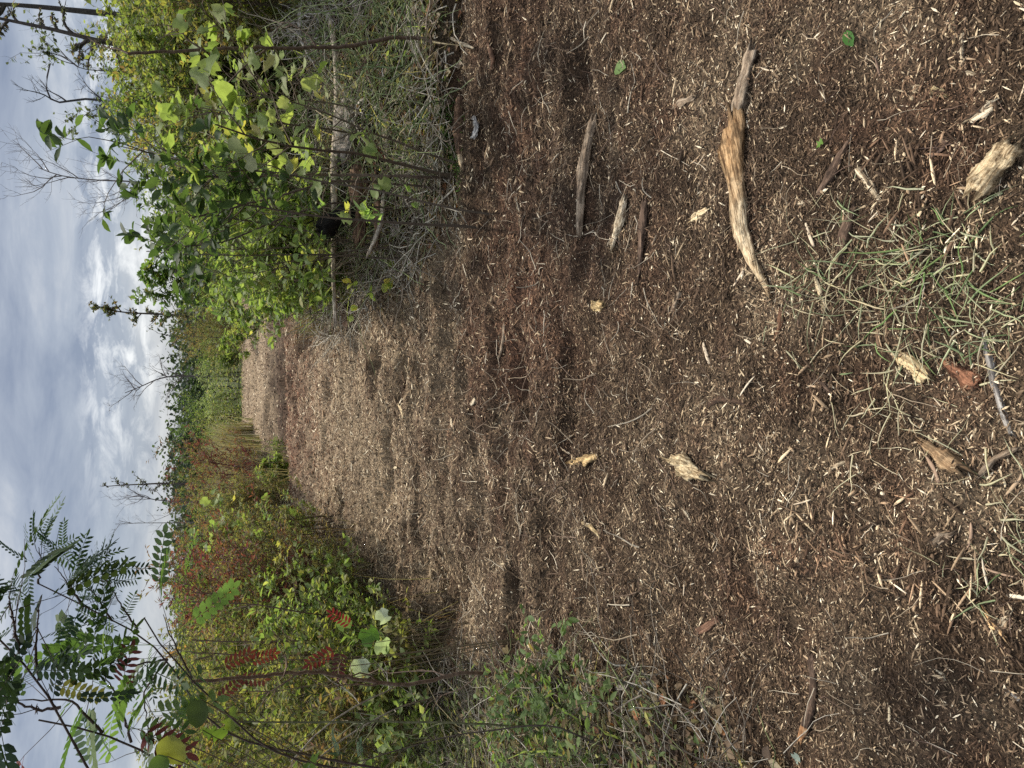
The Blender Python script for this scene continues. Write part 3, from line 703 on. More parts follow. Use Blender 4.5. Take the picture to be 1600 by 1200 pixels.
# --- far woods: one mass
G = Geo(); GT = Geo(); fr = np.random.default_rng(8)
nT = 420
tx = (fr.random(nT) - .5) * 230; ty = 95 + 70 * fr.random(nT); th = 7.9 + 1.6 * fr.random(nT) + 1.3 * (fr.random(nT) > .9)
th = th + 2.0 * vnoise(tx * .05, ty * .03, 9)
tb = terrain(tx, ty)
for a in range(nT):
    n = 260
    u = rnd_dir(fr, n, -.6, 1) * (fr.random((n, 1)) ** .4)
    cw = th[a] * (.26 + .12 * fr.random())
    lump = 1 + .35 * np.sin(u[:, 0] * 5 + a) * np.sin(u[:, 1] * 4 + a * 2)
    p = np.array([tx[a], ty[a], tb[a] + th[a] * .58]) + u * lump[:, None] * np.array([cw, cw, th[a] * .42])
    c = palette(fr, [(5, (.022, .038, .020)), (3, (.030, .048, .024)), (1, (.055, .055, .025))], 1, .3)[0]
    stamp(G, *LEAF['cheap'], p, rnd_dir(fr, n, -.5, .8), rnd_dir(fr, n, .2, 1), .5 + .5 * fr.random(n), np.repeat(c[None], n, 0) * (.7 + .6 * fr.random((n, 1))))
Pt = np.stack([np.stack([tx, ty, tb - .3], 1), np.stack([tx, ty, tb + th * .8], 1)], 1)
tubes(G, Pt, np.array([[.14, .05]]) * np.ones((nT, 1)), 5, (.06, .05, .04))
tag(G.obj('distant_woods', M_leaf), 'dark green line of distant woods along the horizon', 'woods', kind='stuff')

# ------------------------------------------------------------------ bare and half-bare trees on the skyline
def polytube(G, pts, r0, r1, n, col, K=None, wob=0.0, rg=None):
    pts = np.array([tuple(p) for p in pts], float)
    K = K or max(6, len(pts) * 4)
    s = np.r_[0, np.cumsum(np.linalg.norm(np.diff(pts, axis=0), axis=1))]
    u = np.linspace(0, s[-1], K)
    Q = np.stack([np.interp(u, s, pts[:, i]) for i in range(3)], 1)
    for _ in range(max(1, K // 12)): Q[1:-1] = (Q[:-2] + 2 * Q[1:-1] + Q[2:]) / 4
    if wob and rg is not None: Q[1:-1] += rg.normal(0, wob, Q[1:-1].shape)
    tubes(G, Q[None], np.linspace(r0, r1, K)[None], n, col)
    return Q
def dead_tree(name, pix, Yd, r, label, nb=10, bl=.6, col=(.09, .075, .065), seed=0, leaves=0, leafcol=None, ls=(.05, .09), droop=.1, twigs=4, bstart=.35, foot=True, cat='dead tree', side=None):
    rg = np.random.default_rng(seed)
    pts = [at(a, b, Yd) for a, b in pix]
    b0 = pts[0]; z0 = tz(b0.x, b0.y)
    if foot: pts = [Vector((b0.x, b0.y, z0 - .05))] + pts
    o0 = Vector((b0.x, b0.y, z0)); e = empty(name, o0)
    rel = [p - o0 for p in pts]
    T = Geo(); Q = polytube(T, rel, r, r * .25, 8, col, K=24)
    T.obj('trunk', M_bark, e, smooth=True)
    B = Geo()
    bp, bd, bt = pick(rg, Q[None], nb, bstart, 1.0)
    dd = rnd_dir(rg, nb, -.1, .8)
    if side is not None: dd = dd + np.array(side)
    dd = unit(dd + bd * .5)
    bl_ = bl * (.5 + .7 * rg.random(nb)) * (1.25 - .6 * bt)
    Br = grow(rg, bp, dd, bl_, 7, .16, droop)
    tubes(B, Br, np.linspace(1, .25, 7)[None] * r * .35 * np.ones((nb, 1)), 4, col)
    tp, td, tt = pick(rg, Br, twigs, .2, 1)
    Tw = grow(rg, tp, unit(td * .8 + rnd_dir(rg, len(tp), -.3, .7)), bl * .35 * (.4 + rg.random(len(tp))), 5, .2, droop)
    tubes(B, Tw, np.linspace(1, .3, 5)[None] * r * .13 * np.ones((len(Tw), 1)), 3, col)
    t2, d2, _ = pick(rg, Tw, 3, .2, 1)
    T3 = grow(rg, t2, unit(d2 * .8 + rnd_dir(rg, len(t2), -.3, .6)), bl * .16 * (.4 + rg.random(len(t2))), 3, .2, 0)
    tubes(B, T3, np.linspace(1, .4, 3)[None] * r * .08 * np.ones((len(T3), 1)), 3, col)
    B.obj('branches', M_twig, e)
    if leaves:
        F = Geo(); lp, ld, _ = pick(rg, Tw, leaves, 0, 1)
        stamp(F, *LEAF['cheap'], lp, rnd_dir(rg, len(lp), -.8, .4), rnd_dir(rg, len(lp), .2, 1), ls[0] + (ls[1] - ls[0]) * rg.random(len(lp)), palette(rg, leafcol, len(lp), .3))
        F.obj('foliage', M_leaf, e)
    tag(e, label, cat); return e
dead_tree('dead_tree', [(180, 22), (120, 17), (60, 10), (-20, 5)], 9.0, .07, 'thick bare dark trunk at the right border of the view', nb=4, bl=.4, col=(.055, .048, .042), seed=1, twigs=2, bstart=.1)
dead_tree('vine_covered_tree', [(190, 72), (130, 58), (70, 42), (20, 34), (-30, 22)], 8.0, .05, 'leaning dead trunk with dangling vine leaves beside the bare trunk', nb=26, bl=.34, col=(.07, .058, .05), seed=2, leaves=9,
          leafcol=[(3, (.05, .05, .035)), (2, (.07, .075, .04)), (1, (.12, .06, .04))], ls=(.03, .06), droop=-.12, bstart=.15)
dead_tree('dead_tree', [(170, 160), (140, 150), (115, 152), (84, 172), (70, 158), (68, 135), (78, 100)], 9.5, .03, 'dead tree whose crooked top bends over like a hook', nb=12, bl=.5, col=(.06, .055, .055), seed=3, bstart=.25, twigs=6)
dead_tree('dead_tree', [(195, 282), (160, 283), (120, 278), (90, 276), (60, 262)], 13, .026, 'bare fan-shaped tree above the dark glossy tree', nb=14, bl=1.15, col=(.16, .14, .13), seed=4, bstart=.3, droop=.12, twigs=6)
dead_tree('vine_covered_tree', [(290, 495), (262, 491), (225, 490), (190, 488), (168, 484), (152, 478)], 22, .05, 'lone slim tree wrapped in brown-green leaves right of centre', nb=30, bl=.42, col=(.07, .06, .05), seed=5, leaves=6,
          leafcol=[(4, (.06, .075, .03)), (2, (.13, .08, .03)), (2, (.04, .05, .025))], ls=(.07, .14), droop=.0, bstart=.2, cat='tree')
dead_tree('dead_tree', [(300, 526), (275, 526), (258, 524), (245, 520)], 24, .022, 'tiny bare sapling beside the lone leafy tree', nb=8, bl=.6, seed=6, leaves=2, leafcol=[(1, (.06, .07, .03))], ls=(.05, .1))
dead_tree('dead_tree', [(300, 588), (270, 587), (245, 592), (225, 602), (195, 614)], 27, .045, 'curved bare tree leaning left over the trail end', nb=14, bl=1.3, seed=7, col=(.10, .085, .08), droop=.04, twigs=5)
dead_tree('dead_tree', [(300, 756), (255, 755), (215, 757), (190, 758), (166, 760)], 22, .045, 'tall dead tree with a few dark leaf clumps on the left skyline', nb=20, bl=.42, seed=8, leaves=2, leafcol=[(1, (.035, .04, .025))], ls=(.07, .13), bstart=.3)
dead_tree('dead_tree', [(300, 785), (265, 783), (240, 781), (222, 776), (210, 770)], 20, .03, 'short bare dead tree just left of the leaf-clumped one', nb=9, bl=1.0, seed=9, col=(.12, .10, .10))
dead_tree('dead_tree', [(300, 816), (260, 817), (220, 817), (180, 819)], 18, .018, 'thin straight dead stem on the left skyline', nb=8, bl=.55, seed=10, col=(.16, .14, .13))
dead_tree('dead_tree', [(250, 190), (190, 175), (150, 165), (120, 190)], 12, .018, 'thinly leaved bare tree behind the hook-topped dead tree', nb=16, bl=.8, seed=11, col=(.08, .07, .06), leaves=5, leafcol=[(2, (.07, .09, .04)), (1, (.05, .06, .03))], ls=(.05, .09), twigs=6, cat='tree')
dead_tree('dead_tree', [(220, 120), (160, 108), (120, 112), (95, 80)], 10.5, .018, 'sparse tree with small grey-green leaves between the vine trunk and the hooked one', nb=18, bl=.8, seed=12, col=(.08, .07, .06), leaves=6, leafcol=[(2, (.06, .08, .04)), (1, (.045, .055, .03))], ls=(.04, .08), twigs=6, cat='tree')

# ------------------------------------------------------------------ leafy sprays hanging over the left of the view
def spray(label, stems, Yd, r, seed, leafkind, pal, ls, per=7, col=(.07, .05, .04), thorn=False, trans_n=.6, foot=None, frac=(.25, 1.0), twl=.18):
    rg = np.random.default_rng(seed)
    main = [at(a, b, Yd + dy) for a, b, dy in stems[0]]
    ft = foot or (main[0].x - .15, Yd)
    o0 = Vector((ft[0], ft[1], tz(*ft))); e = empty('sapling', o0)
    T = Geo(); F = Geo()
    full = [Vector((0, 0, -.05)), (Vector((0, 0, 0)) + (main[0] - o0)) * .5 + Vector((-.06, 0, .05))] + [p - o0 for p in main]
    Qs = [polytube(T, full, r, r * .3, 7, col, K=26, wob=.0015, rg=rg)]
    Qs[0] = Qs[0][8:] if len(Qs[0]) > 12 else Qs[0]
    for s in stems[1:]:
        Qs.append(polytube(T, [at(a, b, Yd + dy) - o0 for a, b, dy in s], r * .55, r * .15, 6, col, K=18, wob=.0015, rg=rg))
    leafp = []
    for Q in Qs:
        bp, bd, bt = pick(rg, Q[None], per, *frac)
        d = unit(bd * .5 + rnd_dir(rg, len(bp), -.5, .6)); Tw = grow(rg, bp, d, twl * (.4 + rg.random(len(bp))), 4, .12, .02)
        tubes(T, Tw, np.linspace(1, .4, 4)[None] * r * .16 * np.ones((len(Tw), 1)), 4, col)
        lp, ld, _ = pick(rg, Tw, 2, .3, 1); leafp.append((lp, unit(ld + rnd_dir(rg, len(lp), -.8, .3) * .8)))
        if thorn:
            tp, td, _ = pick(rg, Q[None], 26, 0, 1)
            sp = grow(rg, tp, rnd_dir(rg, 26, -.3, .5), np.full(26, .012), 2, 0, 0)
            tubes(T, sp, np.array([[.0022, .0004]]) * np.ones((26, 1)), 4, col)
    T.obj('stems', M_twig, e, smooth=True)
    lp = np.concatenate([a for a, b in leafp]); la = np.concatenate([b for a, b in leafp])
    n = len(lp); nr = unit(rg.normal(0, trans_n, (n, 3)) + np.array([0, -.2, 1.0]))
    stamp(F, *LEAF[leafkind], lp, la, nr, ls[0] + (ls[1] - ls[0]) * rg.random(n), palette(rg, pal, n, .25))
    F.obj('foliage', M_leaf if seed == 23 else M_spray, e)
    return tag(e, label, 'sapling')
GREENP = [(6, (.015, .032, .013)), (3, (.032, .058, .018)), (1, (.12, .12, .03))]  # greens darkened to paint the spray as a silhouette against the sky
spray('thorny locust sapling with drooping feather leaves at the far upper left', [
    [(215, 1330, 0), (130, 1198, 0), (95, 1105, 0), (62, 1062, 0), (30, 1020, 0), (-10, 990, 0)],
    [(62, 1062, 0), (55, 1020, -.05), (60, 960, -.1), (65, 930, -.1)], [(30, 1020, 0), (20, 970, -.1), (15, 935, -.1)],
    [(95, 1105, 0), (60, 1110, 0), (20, 1095, 0), (-20, 1090, 0)]], 1.9, .007, 21, 'locust', GREENP, (.12, .19), per=5, thorn=True, foot=(-1.75, 1.75), frac=(.3, 1))
spray('locust sapling whose feathery twigs reach furthest into the sky', [
    [(330, 1150, 0), (262, 1015, 0), (215, 983, 0), (175, 970, 0), (130, 948, 0), (90, 925, 0), (60, 912, 0)],
    [(175, 970, 0), (150, 930, 0), (120, 905, 0)], [(130, 948, 0), (100, 905, 0), (85, 885, 0)], [(215, 983, 0), (195, 955, 0), (180, 930, 0), (165, 905, 0)],
    [(130, 948, 0), (110, 915, -.05), (135, 880, -.05)], [(60, 912, 0), (65, 880, 0), (60, 855, 0)]], 2.3, .006, 22, 'locust_narrow', [(7, (.018, .045, .022)), (2, (.03, .065, .022))], (.08, .14), per=7, foot=(-1.6, 2.4), frac=(.2, 1), twl=.1)  # leaf colour kept dark here too, backlit shade painted in
spray('green sapling with bright rounded feather leaves in front of the left skyline', [
    [(420, 1180, 0), (300, 1060, 0), (262, 1030, 0), (240, 1000, 0), (225, 965, 0)],
    [(262, 1030, 0), (235, 1035, 0), (200, 1040, 0), (170, 1035, 0)], [(300, 1060, 0), (262, 985, 0), (255, 960, 0)], [(262, 1030, 0), (225, 1080, 0), (232, 1160, 0)]],
    2.1, .006, 23, 'locust', [(5, (.05, .10, .025)), (3, (.08, .14, .03))], (.15, .22), per=4, foot=(-1.55, 2.2), frac=(.25, 1))
spray('dark stemmed sapling with a few crimson feather leaves at the upper left', [
    [(330, 1230, 0), (238, 1182, 0), (205, 1160, 0), (160, 1145, 0), (120, 1130, 0), (60, 1125, 0)],
    [(160, 1145, 0), (110, 1092, 0), (40, 1095, 0), (-10, 1096, 0)], [(205, 1160, 0), (185, 1090, 0), (160, 1050, 0)]],
    2.0, .007, 24, 'pinnate', [(3, (.13, .018, .02)), (3, (.05, .10, .03)), (4, (.035, .075, .025))], (.11, .18), per=3, foot=(-1.8, 1.95), frac=(.2, 1))
def single_leaves(name, label, spec, tpl, Yd, cat='leaf'):
    """broad single leaves on their own thin stem"""
    a0 = at(spec[0][0], spec[0][1], Yd); ft = (a0.x - .12 if Yd > 3 else -(.75 + Yd * .6), Yd); o0 = Vector((ft[0], ft[1], tz(*ft))); e = empty(name, o0)
    T = Geo(); F = Geo()
    for (px, py, size, ang, colr) in spec:
        p = at(px, py, Yd) - o0
        a = Vector((math.cos(ang), 0, math.sin(ang)))
        q = p - a * size * .35
        polytube(T, [Vector((0, 0, -.03)), q * .5 + Vector((-.03, .02, .05)), q], .0035, .0012, 5, (.12, .09, .05), K=14)
        stamp(F, *LEAF[tpl], np.array([tuple(q)]), np.array([tuple(a)]), np.array([(0.15, -1.0, .45)]), np.array([size]), np.array([colr]))
    T.obj('stems', M_twig, e); F.obj('foliage', M_leaf, e)
    return tag(e, label, cat)
single_leaves('seedling', 'seedling with a rounded yellow-green spotted leaf at the left border', [(268, 1168, .085, 3.4, (.22, .22, .045)), (310, 1110, .07, 2.9, (.06, .085, .02)), (250, 1195, .06, 2.4, (.10, .15, .035))], 'broad', 1.7, 'seedling')
single_leaves('seedling', 'oak seedling with yellow-green lobed leaves beside the arching stem', [(362, 1118, .09, 2.9, (.17, .22, .04)), (300, 1100, .07, 2.2, (.09, .14, .025)), (330, 1145, .08, 4.2, (.08, .12, .025))], 'oak', 2.2, 'seedling')
single_leaves('seedling', 'seedling with green maple-like leaf and pale undersides at the left trail edge', [(580, 992, .13, 2.0, (.10, .19, .035)), (600, 965, .1, .6, (.5, .55, .42)), (565, 1050, .14, .3, (.5, .55, .42)), (595, 1010, .12, 4.6, (.30, .36, .25)), (535, 975, .1, 5.2, (.14, .2, .07))], 'tulip', 4.2, 'seedling')
single_leaves('red_seedling', 'seedling with small crimson leaves next to the pale-backed leaves', [(540, 972, .16, 1.0, (.17, .02, .025)), (530, 1030, .2, 3.0, (.07, .018, .02)), (512, 1022, .2, 2.0, (.12, .02, .02))], 'pinnate', 4.1, 'seedling')
single_leaves('seedling', 'drooping seedling with dark crimson feathered leaves in the left thicket', [(360, 1035, .14, 5.0, (.075, .018, .018)), (385, 1062, .14, 4.4, (.055, .016, .018)), (350, 1085, .13, 5.4, (.07, .016, .018)), (402, 1030, .13, 4.8, (.10, .02, .02))], 'pinnate', 3.2, 'seedling')

# --- brown arching stem and other bare saplings
def stem_thing(name, label, cat, pix, r0, r1, col, mat=None, twigs=0, tl=.2, seed=0, foot=True, Yd=None, leaf=None):
    pts = [(at(a, b, y) if y is not None else gnd(a, b, .02)) for a, b, y in pix]
    o0 = pts[0].copy(); 
    e = bpy.data.objects.new(name, None)
    rg = np.random.default_rng(seed + 50)
    T = Geo(); Q = polytube(T, [p - o0 for p in pts], r0, r1, 8, col, K=max(16, 5 * len(pts)), wob=r0 * .25, rg=rg)
    if twigs:
        bp, bd, bt = pick(rg, Q[None], twigs, .1, 1)
        Tw = grow(rg, bp, unit(bd * .7 + rnd_dir(rg, twigs, -.3, .7)), tl * (.3 + rg.random(twigs)), 6, .2, .03)
        tubes(T, Tw, np.linspace(1, .3, 6)[None] * r1 * .8 * np.ones((twigs, 1)), 4, col)
        t2, d2, _ = pick(rg, Tw, 3, .2, 1)
        T2 = grow(rg, t2, unit(d2 + rnd_dir(rg, len(t2), -.3, .7)), tl * .4 * (.3 + rg.random(len(t2))), 4, .2, .02)
        tubes(T, T2, np.linspace(1, .3, 4)[None] * r1 * .45 * np.ones((len(T2), 1)), 3, col)
    if leaf:
        e.location = o0; COL.objects.link(e); T.obj('stems', mat or M_bark, e, smooth=True)
        F = Geo(); lp, ld, _ = pick(rg, Tw, leaf[1], .3, 1)
        stamp(F, *LEAF[leaf[0]], lp, unit(ld + rnd_dir(rg, len(lp), -.5, .5)), rnd_dir(rg, len(lp), .3, 1), leaf[2] * (.6 + .6 * rg.random(len(lp))), palette(rg, leaf[3], len(lp), .2))
        F.obj('foliage', M_leaf, e); return tag(e, label, cat)
    bpy.data.objects.remove(e)
    o = T.obj(name, mat or M_bark, smooth=True); o.location = o0
    return tag(o, label, cat)
stem_thing('bare_sapling', 'brown arching bare stem bending up from the left trail edge', 'sapling',
           [(790, 1055, None), (740, 1050, 3.25), (690, 1058, 3.2), (640, 1072, 3.1), (600, 1068, 3.05), (560, 1062, 3.0), (500, 1050, 2.9), (430, 1053, 2.8), (380, 1060, 2.7), (300, 1065, 2.6)], .0105, .006, (.18, .125, .09), twigs=6, tl=.35)
stem_thing('bare_sapling', 'pale thin stem crossing behind the brown arching stem', 'sapling', [(640, 1062, None), (610, 1078, 3.3), (560, 1100, 3.2), (500, 1130, 3.1), (455, 1190, 3.0)], .006, .003, (.34, .30, .24), twigs=5, tl=.25, seed=3)
stem_thing('bare_sapling', 'second thin grey stem low in the left twig tangle', 'sapling', [(700, 1085, None), (620, 1105, 3.2), (540, 1150, 3.1), (480, 1200, 3.0)], .005, .003, (.26, .23, .18), twigs=6, tl=.25, seed=4)
stem_thing('bare_sapling', 'straight green-grey stem running up through the left thicket', 'sapling', [(870, 1140, None), (750, 1130, 2.6), (600, 1128, 2.6), (450, 1128, 2.6), (330, 1128, 2.5)], .005, .003, (.15, .15, .08), twigs=9, tl=.25, seed=5)
stem_thing('bare_sapling', 'long dark thorny cane bowing over the left twig tangle', 'sapling', [(1000, 1190, None), (860, 1130, 2.2), (700, 1150, 2.3), (560, 1190, 2.4)], .004, .002, (.07, .055, .04), twigs=8, tl=.25, seed=6)
for i_, (y1, y2, lb) in enumerate([(990, 1000, 'slim brown stem at the front of the left thicket'), (1015, 1020, 'slim brown stem left of centre in the left thicket'), (965, 940, 'slim leaning stem nearest the sumac bushes')]):
    stem_thing('bare_sapling', lb, 'sapling', [(590, y1, None), (480, (y1 + y2) / 2 + 6, 5.0), (400, y2 + 4, 4.9), (300, y2, 4.8)], .008, .004, (.14, .10, .07), twigs=8, tl=.3, seed=10 + i_)
stem_thing('bare_sapling', 'tall brown leaning stem in front of the pale uprooted roots', 'sapling', [(700, 72, None), (655, 58, 4.25), (620, 58, 4.2), (580, 66, 4.15), (540, 73, 4.1), (470, 74, 4.0), (400, 75, 3.95), (300, 78, 3.9), (200, 84, 3.8)], .013, .007, (.12, .085, .06), twigs=8, tl=.4, seed=20)
stem_thing('bare_sapling', 'long straight bare stem rising behind the bark-covered stick', 'sapling', [(705, 278, None), (640, 276, 4.1), (560, 274, 4.1), (470, 272, 4.05), (400, 275, 4.0), (300, 277, 3.95)], .011, .006, (.15, .115, .085), twigs=10, tl=.35, seed=21)
stem_thing('bare_sapling', 'bare stem slanting left from the same foot as the straight one', 'sapling', [(700, 296, None), (600, 285, 4.3), (520, 282, 4.25), (440, 305, 4.2), (380, 320, 4.2), (300, 340, 4.1)], .009, .005, (.10, .075, .055), twigs=10, tl=.3, seed=22)
stem_thing('bare_sapling', 'thin dark stem crossing the black stump', 'sapling', [(640, 330, None), (520, 315, 4.6), (430, 345, 4.5), (350, 380, 4.4), (290, 385, 4.3)], .008, .004, (.08, .06, .045), twigs=8, tl=.3, seed=23)
BRGT = [(3, (.22, .30, .05)), (2, (.34, .38, .08)), (1, (.45, .36, .05))]
stem_thing('drooping_branch', 'pale curved branch with a few yellow-green leaves reaching over the trail at right', 'branch', [(655, 392, None), (635, 412, 5.4), (610, 440, 5.5), (585, 458, 5.6), (560, 462, 5.8), (540, 455, 5.9)], .008, .004, (.30, .24, .17), twigs=7, tl=.22, seed=24, leaf=('round', 4, .08, BRGT))
stem_thing('leafy_twig', 'twig with broad light green leaves in front of the black stump', 'twig', [(690, 320, None), (600, 330, 4.1), (540, 330, 4.0), (505, 322, 3.95)], .004, .002, (.12, .10, .06), twigs=5, tl=.14, seed=25, leaf=('oval', 4, .085, [(3, (.16, .26, .06)), (1, (.22, .32, .10))]))

# --- tall tan grass
def grass_clump(name, label, px, py, Yd, h, w, n, pal, seed, droop=.5, lean=.35, cat='grass clump', loc=None):
    rg = np.random.default_rng(seed)
    if loc is None:
        p = at(px, py, Yd); loc = (p.x, p.y, tz(p.x, p.y))
    G = Geo(); b = np.stack([rg.normal(0, w * .4, n), rg.normal(0, w * .4, n), np.full(n, -.02)], 1)
    d = unit(rg.normal(0, lean, (n, 3)) * np.array([1, 1, .1]) + np.array([0, 0, 1.0]))
    az = rg.random(n) * 6.28
    nr = np.stack([np.cos(az), np.sin(az), 0.2 * np.ones(n)], 1)
    l = h * (.5 + .6 * rg.random(n))
    stamp(G, *blade(5, .5, droop), b, d, nr, np.stack([l, np.full(n, 1.0) * max(.004, .0012 * Yd), l * .8], 1), palette(rg, pal, n, .25))
    o = G.obj(name, M_grass); o.location = loc
    return tag(o, label, cat)
TANP = [(5, (.21, .165, .095)), (3, (.28, .22, .14)), (3, (.12, .12, .05)), (1, (.17, .09, .04))]
for (px, py, Yd, h, lb) in [(400, 688, 20, 1.5, 'tall tan grass clump at the left corner of the trail end'), (405, 712, 17.5, 1.5, 'tall tan grass clump in front of the small pine'),
                            (400, 732, 16, 1.3, 'bent tan grass clump between the pine and the dull red bush'), (430, 745, 12.6, 1.2, 'tan grass clump behind the yellow-green sapling'), (430, 775, 11.2, 1.1, 'tan grass clump beside the rusty bush at left'),
                            (520, 1060, 4.9, 1.0, 'brownish grass clump behind the arching stem'), (430, 1150, 5.4, 1.2, 'olive-tan grass clump at the left border'), (470, 905, 7.0, .9, 'sparse tan grass clump under the left thicket bushes')]:
    grass_clump('grass_clump', lb, px, py, Yd, h, .5, 650 if Yd > 13 else 170, TANP, int(px + py), droop=.35, lean=.2)
grass_clump('grass_clump', 'loose clump of rust-brown grass above the pale mulch at right', 420, 470, 9.3, .7, .5, 220, [(3, (.22, .12, .05)), (2, (.12, .14, .04))], 77)

# pale green grass lying on the mulch near the camera
GP = [(1.8, (.15, .19, .08)), (3, (.32, .31, .19)), (4, (.38, .32, .20)), (1, (.09, .14, .04))]
def flat_grass(label, px, py, w, n, L0, seed, pal=GP):
    p = gnd(px, py); rg = np.random.default_rng(seed); G = Geo(); n = int(n * .6); w *= 1.2; L0 *= .9
    b = np.stack([rg.normal(0, w, n), rg.normal(0, w, n), np.zeros(n)], 1)
    b[:, 2] = terrain(b[:, 0] + p.x, b[:, 1] + p.y) - p.z + .004
    az = rg.random(n) * 6.28; el = .12 + .5 * rg.random(n)
    d = np.stack([np.cos(az) * np.cos(el), np.sin(az) * np.cos(el), np.sin(el)], 1)
    l = L0 * (.4 + .8 * rg.random(n))
    C0 = palette(rg, pal, n, .2); wd = .0008 + .0022 * rg.random(n) ** 2
    P0 = grow(rg, b, d, l, 6, .13, -.08); fl_ = (terrain(P0[..., 0].ravel() + p.x, P0[..., 1].ravel() + p.y) - p.z + .003).reshape(n, 6)
    P0[..., 2] = np.maximum(P0[..., 2], fl_)
    tubes(G, P0, np.array([1, 1, .9, .7, .45, .12])[None] * wd[:, None], 4, C0)
    o = G.obj('grass_tuft', M_grass); o.location = p
    return tag(o, label, 'grass tuft')
flat_grass('pale green grass tuft under the big splintered chunk of wood', 1450, 385, .055, 90, .13, 1)
flat_grass('brightest green grass tuft, flattened in the middle of the foreground', 1475, 440, .06, 95, .14, 2, [(4, (.15, .24, .06)), (3, (.30, .32, .17)), (2, (.36, .31, .2))])
flat_grass('thin grass tuft round the small white root', 1290, 450, .07, 110, .13, 3)
flat_grass('bleached grass tuft beside the dark broken stick', 1310, 370, .05, 60, .12, 4)
flat_grass('dry grass tuft above the pale flake of wood', 1390, 480, .07, 110, .12, 5)
flat_grass('small green grass tuft next to the curved grey stick', 1530, 530, .05, 80, .12, 6)
flat_grass('few bent grass blades at the lower middle edge', 1520, 890, .05, 34, .10, 7)
flat_grass('straw-coloured grass tuft left of the round bark stub', 1400, 640, .06, 60, .12, 8, [(1, (.42, .36, .24))])
flat_grass('sparse grass blades by the chip pile at the bottom', 1570, 810, .05, 40, .11, 9)

